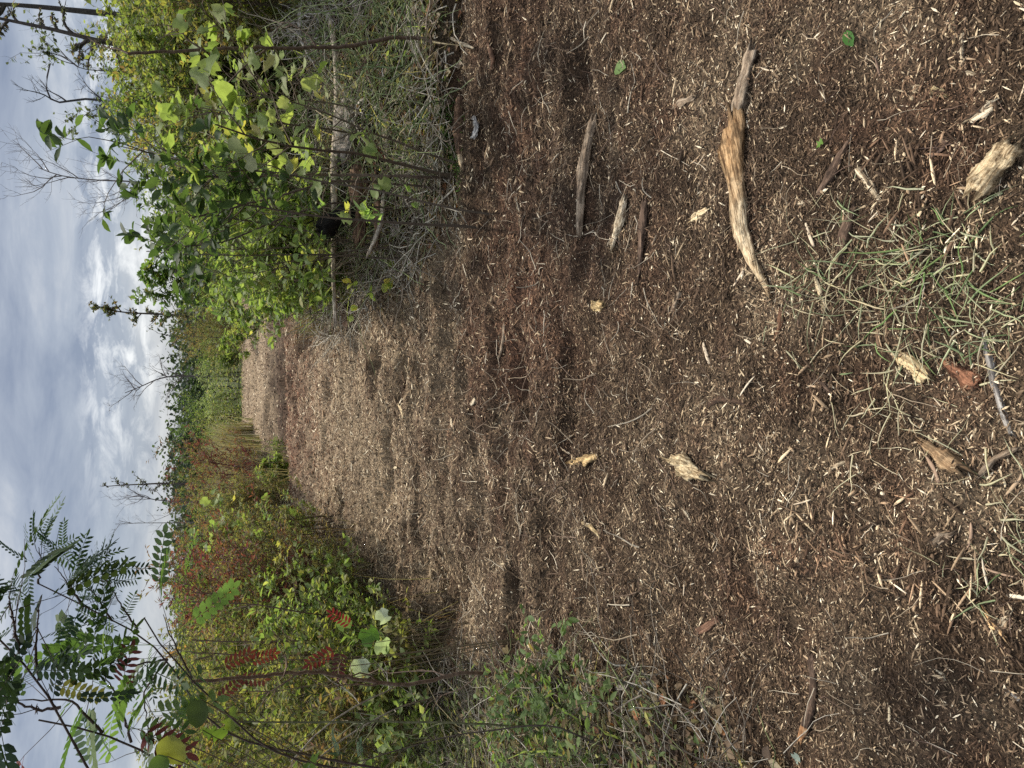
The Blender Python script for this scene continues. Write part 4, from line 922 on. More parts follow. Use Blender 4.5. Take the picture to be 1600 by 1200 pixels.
# ------------------------------------------------------------------ branches and broken wood lying on the mulch
HERO = []
def wood(name, label, pix, r, mat, cat='branch', lift=.42, taper=(.75, .55), jag=1.0, bend=.0, flat=.75, seed=0, tip=None, base_col_=(1, 1, 1), shell=None, ends=None, rough=.16, Y=None, tint=None):
    """a broken branch along ground points; local x runs along it"""
    pts = [gnd(a, b, r * lift) if Y is None else at(a, b, Y) for a, b in pix]
    o0 = pts[0]; ax = (pts[-1] - pts[0]); Ltot = ax.length; ax.normalize()
    zz = Vector((0, 0, 1)); yv = zz.cross(ax).normalized(); zv = ax.cross(yv)
    Mx = Matrix((ax, yv, zv)).transposed().to_4x4(); Mx.translation = o0
    inv = Mx.inverted()
    loc = np.array([tuple(inv @ p) for p in pts])
    rg = np.random.default_rng(seed + 200); n = 16; K = 30
    s = np.r_[0, np.cumsum(np.linalg.norm(np.diff(loc, axis=0), axis=1))]
    u = np.linspace(0, s[-1], K)
    Q = np.stack([np.interp(u, s, loc[:, i]) for i in range(3)], 1)
    for _ in range(2): Q[1:-1] = (Q[:-2] + 2 * Q[1:-1] + Q[2:]) / 4
    th = np.arange(n) * 2 * np.pi / n
    t = np.linspace(0, 1, K)
    prof = np.interp(t, [0, .08, .5, .9, 1], [taper[0] * .92, min(1, taper[0] + .12), 1, min(1, taper[1] + .1), taper[1] * .9])
    lowf = np.stack([np.interp(np.linspace(0, 1, K), np.linspace(0, 1, 7), rg.normal(0, 1, 7)) for _ in range(n)], 1)
    ridge = 1 + rough * rg.normal(0, 1, n)[None, :] + rough * .9 * lowf + rough * .15 * rg.normal(0, 1, (K, n))
    ridge = ridge * (1 + .10 * np.sin(t * 9 + seed) + .10 * np.interp(t, np.linspace(0, 1, 8), rg.normal(0, 1, 8)))[:, None]
    rr = r * prof[:, None] * ridge
    V = np.zeros((K, n, 3))
    V[:, :, 0] = Q[:, None, 0]; V[:, :, 1] = Q[:, None, 1] + rr * np.cos(th); V[:, :, 2] = Q[:, None, 2] + rr * np.sin(th) * flat
    # splintered ends
    HERO.append((pts[0].copy(), pts[-1].copy(), r))
    for e_, sg in ((0, -1), (K - 1, 1)):
        j = rg.random(n) ** 2 * r * 2.4 * jag
        V[e_, :, 0] += sg * (j - r * .6)
        V[e_, :, 1:] = Q[e_, None, 1:] + (V[e_, :, 1:] - Q[e_, None, 1:]) * (.9 - .35 * rg.random((n, 1)))
    cap = np.array([[Q[0, 0] + r * .5, Q[0, 1], Q[0, 2]], [Q[-1, 0] - r * .5, Q[-1, 1], Q[-1, 2]]])
    vv = np.concatenate([V.reshape(-1, 3), cap])
    k = np.arange(K - 1)[:, None] * n; j = np.arange(n)[None, :]; j2 = (j + 1) % n
    F = np.stack([k + j, k + j2, k + n + j2, k + n + j], -1).reshape(-1, 4)
    jj = np.arange(n); T3 = np.concatenate([np.stack([np.full(n, K * n), (jj + 1) % n, jj], 1), np.stack([np.full(n, K * n + 1), (K - 1) * n + jj, (K - 1) * n + (jj + 1) % n], 1)])
    cc = np.tile(np.asarray(base_col_, float), (len(vv), 1)); cc[-2:] *= .5
    if tint: cc[:-2] *= np.repeat(np.stack([np.interp(t + .05 * np.sin(t * 40), [q[0] for q in tint], [q[1][i_] for q in tint]) for i_ in range(3)], 1), n, 0)
    cc[:-2] *= (.85 + .3 * rg.random((K * n, 1)))
    G = Geo()
    if tip is None:
        G.add(vv, [F, T3], cc); o = G.obj(name, mat); o.matrix_world = Mx
        root = o
    else:   # (fraction, material, part name): the end beyond the fraction is its own part
        fr_, m2, pn = tip; kc = int(K * fr_)
        e = bpy.data.objects.new(name, None); COL.objects.link(e); e.matrix_world = Mx
        fa = F[F.min(1) < kc * n]; fb = F[F.min(1) >= kc * n]
        fa = F[(F.min(1) // n) < kc]; fb = F[(F.min(1) // n) >= kc]
        G.add(vv, [fa, T3[:n]], cc); a = G.obj('bark_shaft', mat, e)
        G2 = Geo(); G2.add(vv, [fb, T3[n:]], cc); b = G2.obj(pn, m2, e)
        for q in (a, b):
            bm_clean(q)
        root = e
    c_m = (pts[0] + pts[-1]) / 2; MARKS.append((c_m.x, c_m.y, label))
    return tag(root, label, cat)
def bm_clean(o):
    import bmesh
    bm = bmesh.new(); bm.from_mesh(o.data)
    bmesh.ops.delete(bm, geom=[v for v in bm.verts if not v.link_faces], context='VERTS')
    bm.to_mesh(o.data); bm.free()
wood('rotten_branch', 'long pale rotten branch with orange heartwood, largest piece on the trail', [(1150, 185), (1152, 250), (1157, 310), (1163, 365), (1180, 415), (1203, 458)], .031, M_pale, seed=1, taper=(1.0, .3), jag=1.4, rough=.26, flat=.6, lift=.35, tint=[(0, (.5, .38, .28)), (.15, (.74, .56, .40)), (.33, (.82, .66, .50)), (.42, (.70, .60, .50)), (.5, (1.05, 1.0, .92)), (1, (1.05, .98, .88))])
wood('rotten_branch', 'short brown rotten branch in line with the long pale one, nearer the right border', [(1178, 78), (1168, 110), (1160, 150), (1154, 178)], .026, M_tan, seed=2, taper=(.7, .8), jag=1.2)
wood('branch', 'straight weathered branch lying across the trail, farthest of the four', [(928, 185), (918, 240), (912, 300), (908, 365)], .024, M_tan, seed=3, taper=(.9, .7))
wood('branch', 'short pale knobbly branch just in front of the straight weathered one', [(978, 312), (970, 345), (960, 386)], .020, M_pale, seed=4, taper=(.9, .7))
wood('branch', 'dark brown flat branch with a long splintered end', [(1008, 312), (1004, 360), (1002, 428)], .018, M_brown, seed=5, taper=(.9, .3), jag=2.0)
wood('log_chunk', 'big splintered chunk of pale yellowish wood at the lower right', [(1582, 222), (1555, 255), (1528, 300)], .031, M_pale, cat='log', seed=6, taper=(.8, .85), jag=.6, rough=.26, lift=.55, base_col_=(.92, .86, .75))
wood('broken_stick', 'dark barked stick with a fresh yellow split end at the lower left', [(1270, 1022), (1274, 1060), (1272, 1105), (1252, 1156)], .0125, M_brown, cat='stick', seed=7, taper=(.9, .8), tip=(.78, M_orange, 'split_end'), jag=1.6, rough=.1, lift=.8)
wood('branch', 'dark brown tapering branch behind the long pale splinter', [(1332, 212), (1312, 245), (1300, 275), (1283, 305)], .013, M_brown, seed=8, taper=(.3, .8))
wood('splinter', 'pale ribbed splinter lying beside the dark tapering branch', [(1341, 262), (1358, 285), (1375, 312)], .009, M_pale, cat='splinter', seed=9, taper=(.7, .5), flat=.5)
wood('branch', 'dark brown branch among the first grass blades', [(1338, 325), (1326, 365), (1312, 410)], .014, M_brown, seed=10, taper=(.6, .8))
wood('root', 'curved grey root running beside the green grass at the bottom', [(1540, 520), (1552, 560), (1560, 610), (1578, 655), (1586, 680)], .0085, M_grey, cat='root', seed=11, taper=(.8, .7), jag=.8)
wood('root', 'small forked white root in the grass', [(1272, 428), (1282, 450), (1292, 485)], .008, M_pale, cat='root', seed=12, taper=(.4, .9), base_col_=(1.1, 1.08, 1.0))
wood('bark_chip', 'flat reddish brown slab of bark beside the cream flake', [(1480, 562), (1505, 580), (1532, 598)], .020, M_brown, cat='bark chip', seed=13, flat=.25, taper=(.6, .9), jag=.6, base_col_=(1.9, 1.35, 1.1))
wood('wood_flake', 'cream coloured flat flake of wood with cracks', [(1414, 556), (1432, 572), (1452, 590)], .019, M_pale, cat='wood flake', seed=14, flat=.25, taper=(.7, .8), jag=.7, base_col_=(1.0, .92, .74))
wood('log_chunk', 'brown frayed chunk of rotten wood at the bottom centre', [(1446, 692), (1470, 708), (1502, 732)], .018, M_tan, cat='log', seed=15, flat=.6, taper=(.5, .9), jag=1.5, base_col_=(1.1, .95, .75))
wood('rotten_chunk', 'bright crumbling cream chunk in the middle of the trail', [(1052, 718), (1075, 732), (1100, 742)], .030, M_pale, cat='wood chunk', seed=16, flat=.45, taper=(.6, .6), jag=1.3, rough=.4, base_col_=(.98, .93, .80))
wood('rotten_chunk', 'small yellowish crumbled chunk behind the bright one', [(892, 722), (912, 718), (934, 712)], .022, M_pale, cat='wood chunk', seed=17, flat=.4, taper=(.5, .6), jag=1.3, rough=.4, base_col_=(.95, .8, .55))
wood('wood_flake', 'white flake standing up near the long pale rotten branch', [(1082, 342), (1095, 336), (1106, 328)], .018, M_pale, cat='wood flake', seed=18, flat=.5, base_col_=(1.25, 1.2, 1.05))
wood('branch', 'dark bark-covered stick with a torn pale tip by the mossy patch', [(722, 150), (717, 190), (719, 225), (724, 262)], .030, M_brown, seed=19, taper=(.7, .5), tip=(.8, M_pale, 'torn_end'), base_col_=(1.3, 1.2, 1.1))
wood('stone', 'pale grey flat stone half sunk beside the bark-covered stick', [(746, 182), (746, 200), (745, 219)], .038, M_stone, cat='stone', seed=20, flat=.35, taper=(.5, .7), jag=.3, base_col_=(.40, .37, .33), lift=.0, rough=.35)
wood('splinter', 'straight pale peg of wood pointing at the dark tapering branch', [(1275, 316), (1256, 318), (1234, 319)], .006, M_pale, cat='splinter', seed=21, jag=.6)
wood('splinter', 'long thin pale splinter near the upper lower-right corner', [(1508, 52), (1507, 80), (1506, 104)], .005, M_pale, cat='splinter', seed=22, jag=1)
wood('splinter', 'long pale splinter leaning on its twin near the right border', [(1490, 20), (1495, 55), (1500, 92)], .005, M_pale, cat='splinter', seed=23, jag=1, base_col_=(.9, .8, .65))
wood('splinter', 'slim pale splinter pointing toward the right border strip', [(1506, 111), (1530, 120), (1555, 130)], .004, M_pale, cat='splinter', seed=24, jag=1)
wood('wood_flake', 'small cream flake above the striped flake', [(1457, 140), (1470, 145), (1482, 150)], .009, M_pale, cat='wood flake', seed=25, flat=.4, base_col_=(1.15, 1.05, .8))
wood('wood_flake', 'striped pale flake above the big splintered chunk', [(1520, 190), (1538, 178), (1558, 164)], .011, M_pale, cat='wood flake', seed=26, flat=.35, taper=(.5, .9))
wood('bark_chip', 'dark grey oval bark chip above the big splintered chunk', [(1454, 244), (1468, 232), (1486, 216)], .012, M_brown, cat='bark chip', seed=27, flat=.3, taper=(.5, .5), jag=.4, base_col_=(1.2, 1.2, 1.3))
wood('splinter', 'curled white strip of wood near the grey bark chip', [(1488, 222), (1502, 226), (1508, 240)], .004, M_pale, cat='splinter', seed=28, jag=.6, base_col_=(1.3, 1.3, 1.2))
wood('broken_stick', 'bent white stick lying alone in the dark mulch at centre bottom', [(1288, 740), (1312, 724), (1325, 722), (1343, 732)], .006, M_pale, cat='stick', seed=29, taper=(.5, .6), jag=1)
wood('splinter', 'cream curled sliver on the left half of the trail', [(912, 816), (925, 822), (938, 838)], .011, M_pale, cat='splinter', seed=30, taper=(.7, .5), jag=1, base_col_=(1.1, 1.05, .85))
wood('splinter', 'pale jagged sliver directly below the cream curled one', [(1070, 797), (1076, 804), (1084, 817)], .008, M_pale, cat='splinter', seed=31, taper=(.7, .4), jag=1.5)
wood('wood_chunk', 'round cream knot of wood beside the dark flat branch', [(928, 480), (936, 479), (945, 477)], .026, M_pale, cat='wood chunk', seed=32, flat=.7, taper=(.6, .6), jag=.4, base_col_=(1.0, .88, .62))
wood('splinter', 'white pointed sliver in the middle distance of the trail', [(624, 632), (628, 641), (631, 652)], .022, M_pale, cat='splinter', seed=33, flat=.4, taper=(.4, .8), jag=1, base_col_=(1.3, 1.25, 1.1))
wood('splinter', 'short pale stub in the middle distance, nearer than the white sliver', [(738, 632), (742, 627), (745, 622)], .018, M_pale, cat='splinter', seed=34, jag=.5)
wood('wood_flake', 'pale flake on the middle of the trail left of the short stub', [(705, 655), (708, 665), (710, 673)], .018, M_pale, cat='wood flake', seed=35, flat=.3)
wood('broken_stick', 'dark forked stick poking out of the mulch at the left', [(1010, 985), (1018, 1000), (1022, 1008)], .010, M_tan, cat='stick', seed=36, jag=.6)
wood('root', 'knobbly brown root end left of the dark forked stick', [(1090, 988), (1110, 980), (1128, 965)], .014, M_brown, cat='root', seed=37, flat=.6, base_col_=(1.4, 1.2, 1.1))
wood('bark_chip', 'short round brown bark stub nearer than the grass', [(1275, 592), (1288, 600), (1304, 618)], .009, M_brown, cat='bark chip', seed=38, jag=.4)
wood('broken_stick', 'thin white twig in the lower left corner strip', [(1134, 1125), (1148, 1146), (1163, 1167)], .005, M_pale, cat='stick', seed=39, jag=.5, base_col_=(1.2, 1.2, 1.1))
wood('broken_stick', 'grey leaning stick under the left brambles', [(967, 1074), (1000, 1070), (1032, 1064)], .010, M_grey, cat='stick', seed=40, jag=1, lift=.5)
wood('branch', 'greenish long stick sloping down from the left brambles', [(1080, 1080), (1110, 1095), (1140, 1115)], .010, M_grey, cat='branch', seed=41, jag=1.5, base_col_=(1.0, .95, .7))
wood('splinter', 'bundle of pale torn fibres at the bottom border', [(1548, 965), (1556, 975), (1570, 985)], .009, M_pale, cat='splinter', seed=42, flat=.4, jag=2, base_col_=(1.1, .85, .6))
wood('splinter', 'pale forked chip above the torn fibres', [(1560, 985), (1570, 972), (1580, 958)], .007, M_pale, cat='splinter', seed=43, flat=.5, jag=1.5)
wood('broken_stick', 'tan stick leaning along the bottom border', [(1530, 745), (1560, 715), (1594, 700)], .006, M_tan, cat='stick', seed=44, jag=1, lift=2.5)
wood('splinter', 'pale splinter at the lower left pointing to the camera', [(1462, 1043), (1472, 1053), (1484, 1066)], .006, M_pale, cat='splinter', seed=45, flat=.5, jag=1)
wood('splinter', 'grey silver splinter at the bottom left border', [(1572, 1078), (1590, 1090), (1605, 1100)], .005, M_grey, cat='splinter', seed=46, jag=1, base_col_=(1.5, 1.5, 1.5))
wood('broken_stick', 'thick brown piece of root near the bottom centre', [(1460, 850), (1475, 838), (1490, 835)], .011, M_tan, cat='stick', seed=47, flat=.6, jag=1.2)
wood('bark_chip', 'rusty bark chip at the top of the foreground litter', [(1225, 480), (1222, 505), (1216, 530)], .010, M_brown, cat='bark chip', seed=48, flat=.5, base_col_=(1.5, 1.2, 1))
wood('branch', 'curved dark root ridge half buried in the middle of the trail', [(1105, 655), (1108, 630), (1130, 622), (1165, 630), (1182, 645)], .010, M_brown, cat='branch', seed=49, lift=.0, base_col_=(.8, .75, .7))
wood('branch', 'long tan stick lying along the middle of the trail', [(790, 505), (788, 530), (785, 560)], .013, M_tan, cat='branch', seed=50)
wood('branch', 'thin tan stick near the dark flat branch, closer to the trail middle', [(1066, 455), (1058, 470), (1050, 488)], .010, M_tan, cat='branch', seed=51)
wood('branch', 'dark stick poking from the dark mulch at the upper right', [(1088, 152), (1065, 162), (1048, 176)], .012, M_tan, cat='branch', seed=52)

# --- debris pile at the right
def dlog(name, label, pix, r, mat, Yd, seed, **kw):
    return wood(name, label, pix, r, mat, cat='log', seed=seed, Y=Yd, **kw)
dlog('fallen_log', 'thin straight pale log across the top of the right debris pile', [(515, 20), (526, 90), (528, 170), (522, 260), (522, 330), (520, 420), (524, 500)], .04, M_grey, 5.4, 60, taper=(.9, .5), base_col_=(2.0, 1.85, 1.6), rough=.1)
dlog('fallen_log', 'thick grey furrowed log under the thin pale one', [(548, 150), (545, 200), (540, 245)], .10, M_grey, 5.3, 61, base_col_=(1.3, 1.25, 1.2), taper=(.7, .95), rough=.2)
dlog('fallen_log', 'short brown-grey log left of the furrowed one, by the rusty leaves', [(560, 262), (563, 310), (562, 375)], .085, M_brown, 5.25, 62, taper=(.9, .6), base_col_=(1.6, 1.5, 1.4))
dlog('black_stump', 'charred black stump sticking up in the right debris pile', [(552, 325), (528, 340), (500, 362)], .09, M_black, 5.25, 63, taper=(.9, .9), jag=.5, base_col_=(.6, .6, .6), rough=.1)
dlog('fallen_log', 'upright mossy grey post-like log near the right border', [(648, 0), (648, 40), (652, 90)], .05, M_grey, 4.8, 64, base_col_=(1.0, 1.0, .75))
dlog('fallen_log', 'pale cleft log in the upper corner of the debris pile', [(580, 5), (588, 28), (600, 45)], .07, M_grey, 5.2, 65, base_col_=(1.5, 1.45, 1.35))
dlog('fallen_log', 'low dark log at the foot of the right debris pile', [(690, 20), (694, 60), (690, 100)], .05, M_brown, 4.3, 66)
dlog('fallen_log', 'grey weathered log sloping down at the right border of the debris pile', [(555, 5), (566, 35), (585, 66)], .055, M_grey, 5.2, 80, base_col_=(1.3, 1.25, 1.15))
dlog('fallen_log', 'brown-grey log in the middle of the debris pile, above the green canes', [(598, 120), (604, 180), (606, 250)], .055, M_grey, 4.95, 81, base_col_=(1.1, 1.0, .88))
dlog('fallen_log', 'slender dark log crossing under the small fan of white roots', [(570, 100), (592, 150), (618, 205)], .035, M_brown, 4.9, 82, base_col_=(1.2, 1.1, 1.0))
dlog('fallen_log', 'short stout log at the front of the debris pile behind the mossy patch', [(636, 160), (640, 210), (650, 262)], .045, M_tan, 4.75, 83)
dlog('fallen_log', 'pale broken branch propped between the canes near the right border', [(606, 20), (622, 60), (634, 96)], .028, M_pale, 4.9, 84, base_col_=(.8, .78, .7))
dlog('fallen_log', 'thin dark log behind the smooth lump of rotted wood', [(585, 270), (592, 320), (590, 380)], .04, M_brown, 5.0, 85, base_col_=(1.3, 1.2, 1.1))
dlog('fallen_log', 'bleached branch lying below the black stump', [(600, 300), (596, 350), (575, 400)], .026, M_grey, 4.95, 86, base_col_=(1.7, 1.6, 1.45))
wood('hollow_log', 'hollow black-ended log poking out at the right trail edge', [(520, 425), (535, 470), (551, 516)], .075, M_brown, cat='log', seed=67, taper=(.7, .8), jag=.2, lift=.9, tip=(.94, M_black, 'dark_hollow_end'), base_col_=(1.4, 1.3, 1.2))  # black end paints the darkness inside the hollow
wood('fallen_log', 'grey crooked log above the hollow black-ended one', [(500, 400), (508, 440), (512, 478)], .05, M_grey, cat='log', seed=68, taper=(.8, .4))
wood('stone', 'smooth pinkish grey lump of rotted wood below the black stump', [(618, 345), (620, 355), (618, 366)], .07, M_stone, cat='stone', seed=69, flat=.6, taper=(.6, .6), jag=.05, base_col_=(.33, .27, .22), lift=1.2)
wood('fallen_log', 'half buried brown log behind the green moss at right', [(670, 210), (676, 240), (688, 270)], .045, M_tan, cat='log', seed=70)
wood('branch', 'pale stick sloping out of the right debris onto the mulch', [(705, 60), (722, 68), (742, 76)], .011, M_pale, cat='branch', seed=71, lift=2)
wood('branch', 'dark stick with a fork just past the right debris pile', [(768, 70), (772, 95), (768, 112)], .016, M_brown, cat='branch', seed=72, base_col_=(1.5, 1.3, 1.2))
# upturned pale root mass
def root_mass(label, px, py, Yd, R0, n, col, seed, ln=.4):
    rg = np.random.default_rng(seed); p = at(px, py, Yd); p.z = max(p.z, tz(p.x, p.y) + .05)
    G = Geo()
    core = grow(rg, rg.normal(0, R0 * .3, (9, 3)), rnd_dir(rg, 9, -.8, .8), np.full(9, ln), 8, .25, 0)
    tubes(G, core, np.linspace(1, .3, 8)[None] * .013 * np.ones((9, 1)), 7, col)
    bp, bd, _ = pick(rg, core, n // 9, .1, 1)
    br = grow(rg, bp, unit(bd + rnd_dir(rg, len(bp), -.7, .7)), ln * .6 * (.3 + rg.random(len(bp))), 7, .3, 0)
    tubes(G, br, np.linspace(1, .25, 7)[None] * .005 * np.ones((len(br), 1)), 5, np.array(col) * 1.1)
    o = G.obj('root_mass', M_bark); o.location = p
    return tag(o, label, 'roots')
root_mass('tangle of bleached upturned roots above the thin pale log at the right border', 470, 45, 5.7, .10, 100, (.34, .31, .27), 1, .36)
root_mass('second tangle of grey upturned roots under the brown leaning stem', 525, 20, 5.6, .10, 100, (.27, .24, .20), 2, .34)
root_mass('small fan of white roots in the middle of the debris pile', 575, 172, 5.2, .03, 45, (.42, .38, .32), 3, .24)
root_mass('thin pale roots spilling over below the hollow log', 585, 385, 5.6, .05, 40, (.40, .36, .30), 4, .26)

# crumbs and fibres banked up against the pieces lying on the mulch
G = Geo()
for p0, p1, r_ in HERO:
    if p0.y > 8 or abs(p0.z - tz(p0.x, p0.y)) > .2: continue
    Lh = (p1 - p0).length; n = int(60 + 700 * Lh)
    t_ = rng.random(n) * 1.1 - .05; dv = np.array([p1.x - p0.x, p1.y - p0.y]); pv = np.array([-dv[1], dv[0]]) / max(Lh, .01)
    o_ = rng.normal(0, 1, n) * r_ * 1.3
    x = p0.x + dv[0] * t_ + pv[0] * o_; y = p0.y + dv[1] * t_ + pv[1] * o_
    hh = np.where(np.abs(o_) < r_ * .7, r_ * .55 * (rng.random(n) < .4), r_ * .35 * rng.random(n) * np.exp(-(np.abs(o_) / r_ - 1)))
    z = terrain(x, y) + .003 + hh
    sc_ = (.006 + .02 * rng.random(n) ** 2) * (1 + .12 * y)
    stamp(G, TET[0], TET[1], np.stack([x, y, z], 1), rnd_dir(rng, n, -.3, .3), rnd_dir(rng, n, .4, 1), np.stack([sc_, sc_ * .25, sc_ * .2], 1), chip_cols(x, y, n))
tag(G.obj('wood_crumbs', M_chip), 'brown crumbs and fibres banked against the larger pieces of wood', 'mulch', kind='stuff')

# twig tangles, weeds and litter that nobody could count
def on_band(rg, n, side, y0, y1, d0, d1):
    y = y0 + (y1 - y0) * rg.random(n); l, r = edges(y); d = d0 + (d1 - d0) * rg.random(n)
    return (l - d if side < 0 else r + d), y
def tangle(name, label, side, y0, y1, d0, d1, n, ln, cols, seed, zmax=.35, r=.0022, K=7, bias=(0, 0, 0)):
    rg = np.random.default_rng(seed); x, y = on_band(rg, n, side, y0, y1, d0, d1)
    z = terrain(x, y) + .01 + zmax * rg.random(n) ** 2
    D = grow(rg, np.stack([x, y, z], 1), unit(rnd_dir(rg, n, -.25, .75) + np.array(bias)), ln * (.3 + rg.random(n)), K, .22, -.03)
    fl = terrain(D[..., 0].ravel(), D[..., 1].ravel()).reshape(n, K) + .004
    D[..., 2] = np.maximum(D[..., 2], fl)
    G = Geo(); c = np.array(cols)[rg.integers(0, len(cols), n)] * (.7 + .6 * rg.random((n, 1)))
    tubes(G, D, np.linspace(1, .35, K)[None] * r * (.5 + 1.3 * rg.random((n, 1)) ** 2), 4, c)
    return tag(G.obj(name, M_twig), label, 'twigs', kind='stuff')
TW = [(.24, .20, .15), (.13, .10, .07), (.38, .34, .27), (.09, .07, .05), (.15, .17, .07)]
tangle('twig_tangle', 'tangle of grey and green twigs over the right debris pile', 1, 3.95, 6.3, -.1, 2.6, 1700, .45, [(.30, .26, .20), (.18, .14, .10), (.46, .41, .33), (.12, .09, .07), (.20, .22, .11)], 1, .16, .0036)
tangle('twig_tangle', 'tangle of thin dead twigs along the left trail side', -1, 1.5, 4.8, -.12, 1.7, 4200, .34, TW + [(.07, .06, .045)], 2, .22, .0022)
tangle('twig_tangle', 'dead twigs under the left thicket', -1, 4.4, 14, -.1, 1.5, 1700, .5, TW, 3, .35, .005)
tangle('twig_tangle', 'dead twigs under the right thicket', 1, 5.9, 14, -.05, 1.4, 1300, .5, TW, 4, .35, .005)
tangle('twig_tangle', 'broken pale twigs heaped along the right trail edge', 1, 3.9, 10.5, -.22, .7, 1500, .42, [(.34, .30, .23), (.20, .155, .11), (.48, .43, .34), (.13, .10, .07)], 15, .13, .0045)
tangle('twig_tangle', 'broken twigs heaped along the left trail edge', -1, 4.2, 12, -.2, .6, 1100, .4, [(.30, .26, .20), (.18, .14, .10), (.40, .35, .27), (.11, .08, .06)], 16, .12, .0042)
tangle('twig_tangle', 'thin upright stems and dead twigs standing in the left thicket', -1, 4.6, 12, .1, 1.8, 800, .95, [(.26, .21, .15), (.16, .12, .085), (.38, .33, .24), (.20, .12, .08)], 17, .5, .0035, 8, (0, 0, .7))
tangle('twig_tangle', 'thin stems and dead twigs standing in the right thicket', 1, 5.2, 11, .1, 2.2, 600, .95, [(.24, .19, .14), (.14, .10, .075), (.34, .29, .22)], 18, .5, .0035, 8, (0, 0, .7))
tangle('briar_canes', 'green briar canes woven through the right debris pile', 1, 4.0, 5.6, 0, 2.0, 260, 1.0, [(.13, .17, .06), (.20, .23, .10), (.09, .12, .05)], 5, .3, .0035, 12, (0, 0, .5))
tangle('long_fibres', 'long loose fibres and rootlets lying on the trail', 1, .6, 3.9, -5.0, 0, 1500, .12, [(.34, .26, .17), (.16, .10, .07), (.5, .42, .3)], 6, .01, .0011, 6)
tangle('long_fibres', 'long loose fibres lying on the middle of the trail', -1, 2.0, 9.0, -3.2, 0, 1100, .17, [(.34, .26, .17), (.18, .12, .08), (.5, .42, .3)], 7, .01, .0022, 6)
def cover(name, label, side, y0, y1, d0, d1, n, tpl, s0, s1, pal, seed, zmax=.12, cat='ground cover', up=.5):
    rg = np.random.default_rng(seed); x, y = on_band(rg, n, side, y0, y1, d0, d1)
    z = terrain(x, y) + .008 + zmax * rg.random(n) ** 1.6
    G = Geo(); p = np.stack([x, y, z], 1)
    stamp(G, *LEAF[tpl], p, rnd_dir(rg, n, -.1, up), unit(rg.normal(0, .45, (n, 3)) + np.array([0, 0, 1.0])), s0 + (s1 - s0) * rg.random(n), palette(rg, pal, n, .3))
    return tag(G.obj(name, M_leaf), label, cat, kind='stuff')
LIT = [(4, (.14, .085, .05)), (3, (.22, .15, .09)), (2, (.30, .23, .15)), (2, (.08, .05, .035)), (1, (.33, .12, .05))]
UND = [(5, (.07, .11, .025)), (3, (.12, .15, .04)), (2, (.17, .15, .05)), (2, (.14, .085, .04)), (1, (.28, .25, .06))]
cover('leaf_litter', 'brown dead leaves under the right debris pile', 1, 3.95, 6.5, -.15, 2.6, 5200, 'round', .025, .07, LIT, 1, .05, 'leaf litter', .2)
cover('leaf_litter', 'brown dead leaves under the left twig tangle', -1, 1.4, 5.0, -.05, 2.0, 6000, 'round', .015, .05, LIT, 2, .04, 'leaf litter', .2)
rg = np.random.default_rng(31); n = 9000; G = Geo()
x = -6 + 13 * rg.random(n); y = 23.3 + 3.5 * rg.random(n); z = terrain(x, y) + 1.1 * rg.random(n) ** 1.3
stamp(G, *LEAF['cheap'], np.stack([x, y, z], 1), rnd_dir(rg, n, -.1, .5), unit(rg.normal(0, .45, (n, 3)) + np.array([0, 0, 1.0])), .05 + .07 * rg.random(n), palette(rg, [(5, (.08, .11, .03)), (3, (.12, .14, .045)), (2, (.17, .14, .06))], n, .3))
tag(G.obj('undergrowth', M_leaf), 'low scrubby growth closing off the far end of the trail', 'ground cover', kind='stuff')
cover('undergrowth', 'low green undergrowth in the left thicket', -1, 4.4, 24, .3, 4.5, 30000, 'cheap', .03, .075, UND, 3, .75)
cover('undergrowth', 'low green undergrowth in the right thicket', 1, 6.5, 24, .35, 5.0, 26000, 'cheap', .03, .075, UND, 4, .75)
cover('weed_leaves', 'scattered small green weed leaves along the near left edge', -1, 1.8, 4.8, -.05, 1.8, 5500, 'narrow', .02, .055, UND, 5, .3)
cover('weed_leaves', 'small green weed leaves among the right debris', 1, 4.0, 5.4, .1, 2.4, 3200, 'narrow', .02, .06, UND, 6, .3)
cover('grass_blades', 'thin grass blades mixed through the left undergrowth', -1, 2.2, 12, .1, 2.8, 7000, 'blade', .15, .5, [(3, (.16, .19, .06)), (3, (.28, .22, .11)), (2, (.09, .12, .04))], 7, .1, 'grass', 1.0)
cover('grass_blades', 'thin grass blades mixed through the right undergrowth', 1, 4.2, 12, .1, 2.8, 6000, 'blade', .15, .5, [(3, (.16, .19, .06)), (3, (.28, .22, .11)), (2, (.09, .12, .04))], 8, .1, 'grass', 1.0)
# moss by the bark-covered stick
rg = np.random.default_rng(9); n = 1500; G = Geo(); c0 = gnd(705, 215)
b = np.stack([rg.normal(0, .16, n), rg.normal(0, .06, n), np.zeros(n)], 1); b[:, 2] = terrain(b[:, 0] + c0.x, b[:, 1] + c0.y) - c0.z
stamp(G, *LEAF['cheapnarrow'], b, rnd_dir(rg, n, .1, 1), rnd_dir(rg, n, .2, 1), .012 + .03 * rg.random(n), palette(rg, [(1, (.06, .13, .025)), (1, (.10, .19, .04))], n))
o = G.obj('moss_patch', M_leaf); o.location = c0; tag(o, 'bright green patch of moss behind the bark-covered stick', 'moss', kind='stuff')

